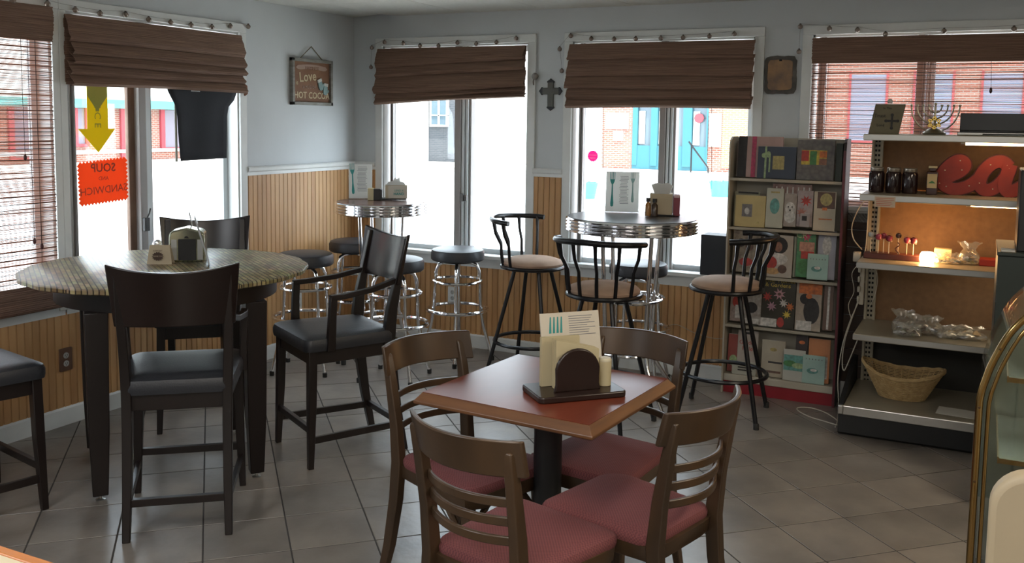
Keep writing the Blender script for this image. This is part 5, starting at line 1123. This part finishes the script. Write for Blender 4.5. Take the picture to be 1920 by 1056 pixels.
for x in (.6, 2.6, 4.6, 6.6):
    wn_ = MB().bb(x-.55, x+.55, YB-.03, YB+.02, 1.1, 3.3).build('window', M('blue_shop_glass', (.12, .15, .21), .2), bd_, smooth=False)
    MB().bb(x-.62, x-.55, YB-.06, YB, 1.0, 3.4).bb(x+.55, x+.62, YB-.06, YB, 1.0, 3.4).bb(x-.55, x+.55, YB-.06, YB, 1.0, 1.1).build('window_frame', REDP, wn_, smooth=False)
b2_ = thing('white_building', 'long pale overexposed building across the street behind the corner window', 'building')
MB().bb(-30, kx(-12.9), YB, YB+4, -.14, 7).bb(kx(-11.2), kx(-6.53), YB, YB+4, -.14, 7).build('wall', PALE, b2_, smooth=False)
MB().bb(kx(-12.9), kx(-11.2), YB+.1, YB+4, -.14, 7).build('grey_brick_wall', BRKG, b2_, smooth=False)
wn_ = MB().bb(kx(-12.75), kx(-12.15), YB+.02, YB+.1, kz(1.42), kz(2.6)).build('window', GLD, b2_, smooth=False)
MB().bb(kx(-12.80), kx(-12.75), YB-.04, YB+.1, kz(1.4), kz(2.65)).bb(kx(-12.15), kx(-12.10), YB-.04, YB+.1, kz(1.4), kz(2.65)).bb(kx(-12.48), kx(-12.42), YB-.02, YB+.1, kz(1.4), kz(2.65)).bb(kx(-12.8), kx(-12.1), YB-.02, YB+.1, kz(1.72), kz(1.76)).bb(kx(-12.8), kx(-12.1), YB-.04, YB+.1, kz(1.36), kz(1.42)).build('window_frame', WHITE, wn_, smooth=False)
XB = 4.183+(-20-4.183)*CK
def ky(y): return -5.772+(y+5.772)*CK
b3 = thing('brick_corner_building', 'pale brick building with red-framed windows and a teal awning across the side street', 'building')
MB().bb(XB-4, XB, ky(8.5), ky(21), -.30, kz(1.80)).build('brick_wall', BRK, b3, smooth=False)
MB().bb(XB-3.9, XB-.05, ky(8.5), ky(21), kz(1.80), 7).build('upper_wall', PALE, b3, smooth=False)
MB().bb(XB, XB+.5, ky(8.5), ky(21), kz(1.80), kz(2.06)).build('awning', M('teal_awning', (.06, .30, .28), .6), b3, smooth=False)
MB().bb(XB, XB+.12, ky(8.5), ky(21), kz(.42), kz(.52)).build('stone_ledge', PALE, b3, smooth=False)
for y0, y1, z0 in ((11.5, 12.25, .36), (13.56, 14.1, .72), (15.3, 16.2, .3), (16.9, 17.9, .55), (19, 20, .6), (9.2, 10.2, .6)):
    wn_ = MB().bb(XB-.02, XB+.03, ky(y0), ky(y1), kz(z0), kz(1.78)).build('window', M('side_glass', (.15, .13, .16), .2), b3, smooth=False)
    MB().bb(XB, XB+.10, ky(y0)-.02, ky(y0)+.18, kz(z0), kz(1.80)).bb(XB, XB+.10, ky(y1)-.15, ky(y1), kz(z0), kz(1.80)).bb(XB, XB+.1, ky(y0), ky(y1), kz(z0)-.1, kz(z0)).build('window_frame', REDP, wn_, smooth=False)
b4 = thing('side_street_building', 'grey and white building seen through the far left bamboo shade', 'building')
MB().bb(XB-4, XB, -20, ky(8.4), -.30, 6.5).build('wall', M('side_stucco', (.24, .22, .19), .9, col2=(.16, .14, .12), scale=.8), b4, smooth=False)
for k, y in enumerate((-14, -10, -6, -2, 2, 6, 9)):
    MB().bb(XB, XB+.06, y, y+1.3, .6+.3*(k % 2), 3.1).build('window', M('far_blue_glass', (.12, .17, .19), .2), b4, smooth=False)
MB().bb(XB, XB+.08, ky(7.6), ky(8.35), .2, 2.3).build('red_door', REDP, b4, smooth=False)
rl = thing('street_railing', 'thin dark metal stair railing in front of the teal storefront', 'railing', (0, 0, 0))
YR_ = YB-1.2; kk = (YR_+5.772)/27.772
def qx(x): return 4.183+(x-4.183)*kk
MB().tube([(qx(-3.75), YR_, 1.6+(1.05-1.6)*kk), (qx(-3.14), YR_, 1.6+(.28-1.6)*kk)], .03, 6).build('handrail', BMETAL, rl)
MB().tube([(qx(-3.14), YR_, 1.6+(.28-1.6)*kk), (qx(-3.13), YR_, -.30)], .03, 6).tube([(qx(-3.66), YR_, 1.6+(.94-1.6)*kk), (qx(-3.66), YR_, -.14)], .03, 6).build('post', BMETAL, rl)
for x, y, lb in ((-1.92, 18.67, 'teal planter with white flowers below the teal storefront, right one'), (-4.6, 16.0, 'teal planter with white flowers at the left, seen past the window jamb')):
    pt = thing('planter', lb, 'planter', (x, y, -.30))
    MB().lathe([(.01, 0), (.22, .0), (.30, .40), (.26, .40), (.25, .36), (.01, .36)], 16).build('pot', M('teal_pot', (.05, .38, .40), .5), pt)
    fl = MB(); r_ = random.Random(3)
    for i in range(60): fl.lathe([(.001, -.03), (.035, 0), (.001, .03)], 6, T((r_.uniform(-.26, .26), r_.uniform(-.2, .2), .42+r_.uniform(0, .22))))
    stuff(fl.build('flowers', PAPER, pt))
st3 = thing('window_sticker', 'round pink scalloped sticker on the left pane of the middle back window', 'sticker', (1.876, .052, 1.375))
MB().prism([((.039 if i % 2 else .034)*math.cos(i*PI/16), (.039 if i % 2 else .034)*math.sin(i*PI/16)) for i in range(32)], 0, .001, FRONT).build('disc', thin('pink_sticker', (.85, .10, .42), .5), st3, smooth=False)
STW = M('sticker_white', (.85, .6, .72), .5)
text('POWERED', .012, STW, st3, T((0, -.0015, .005)) @ FRONT, ext=.0002); text('MENU', .016, STW, st3, T((0, -.0015, -.014)) @ FRONT, ext=.0002)
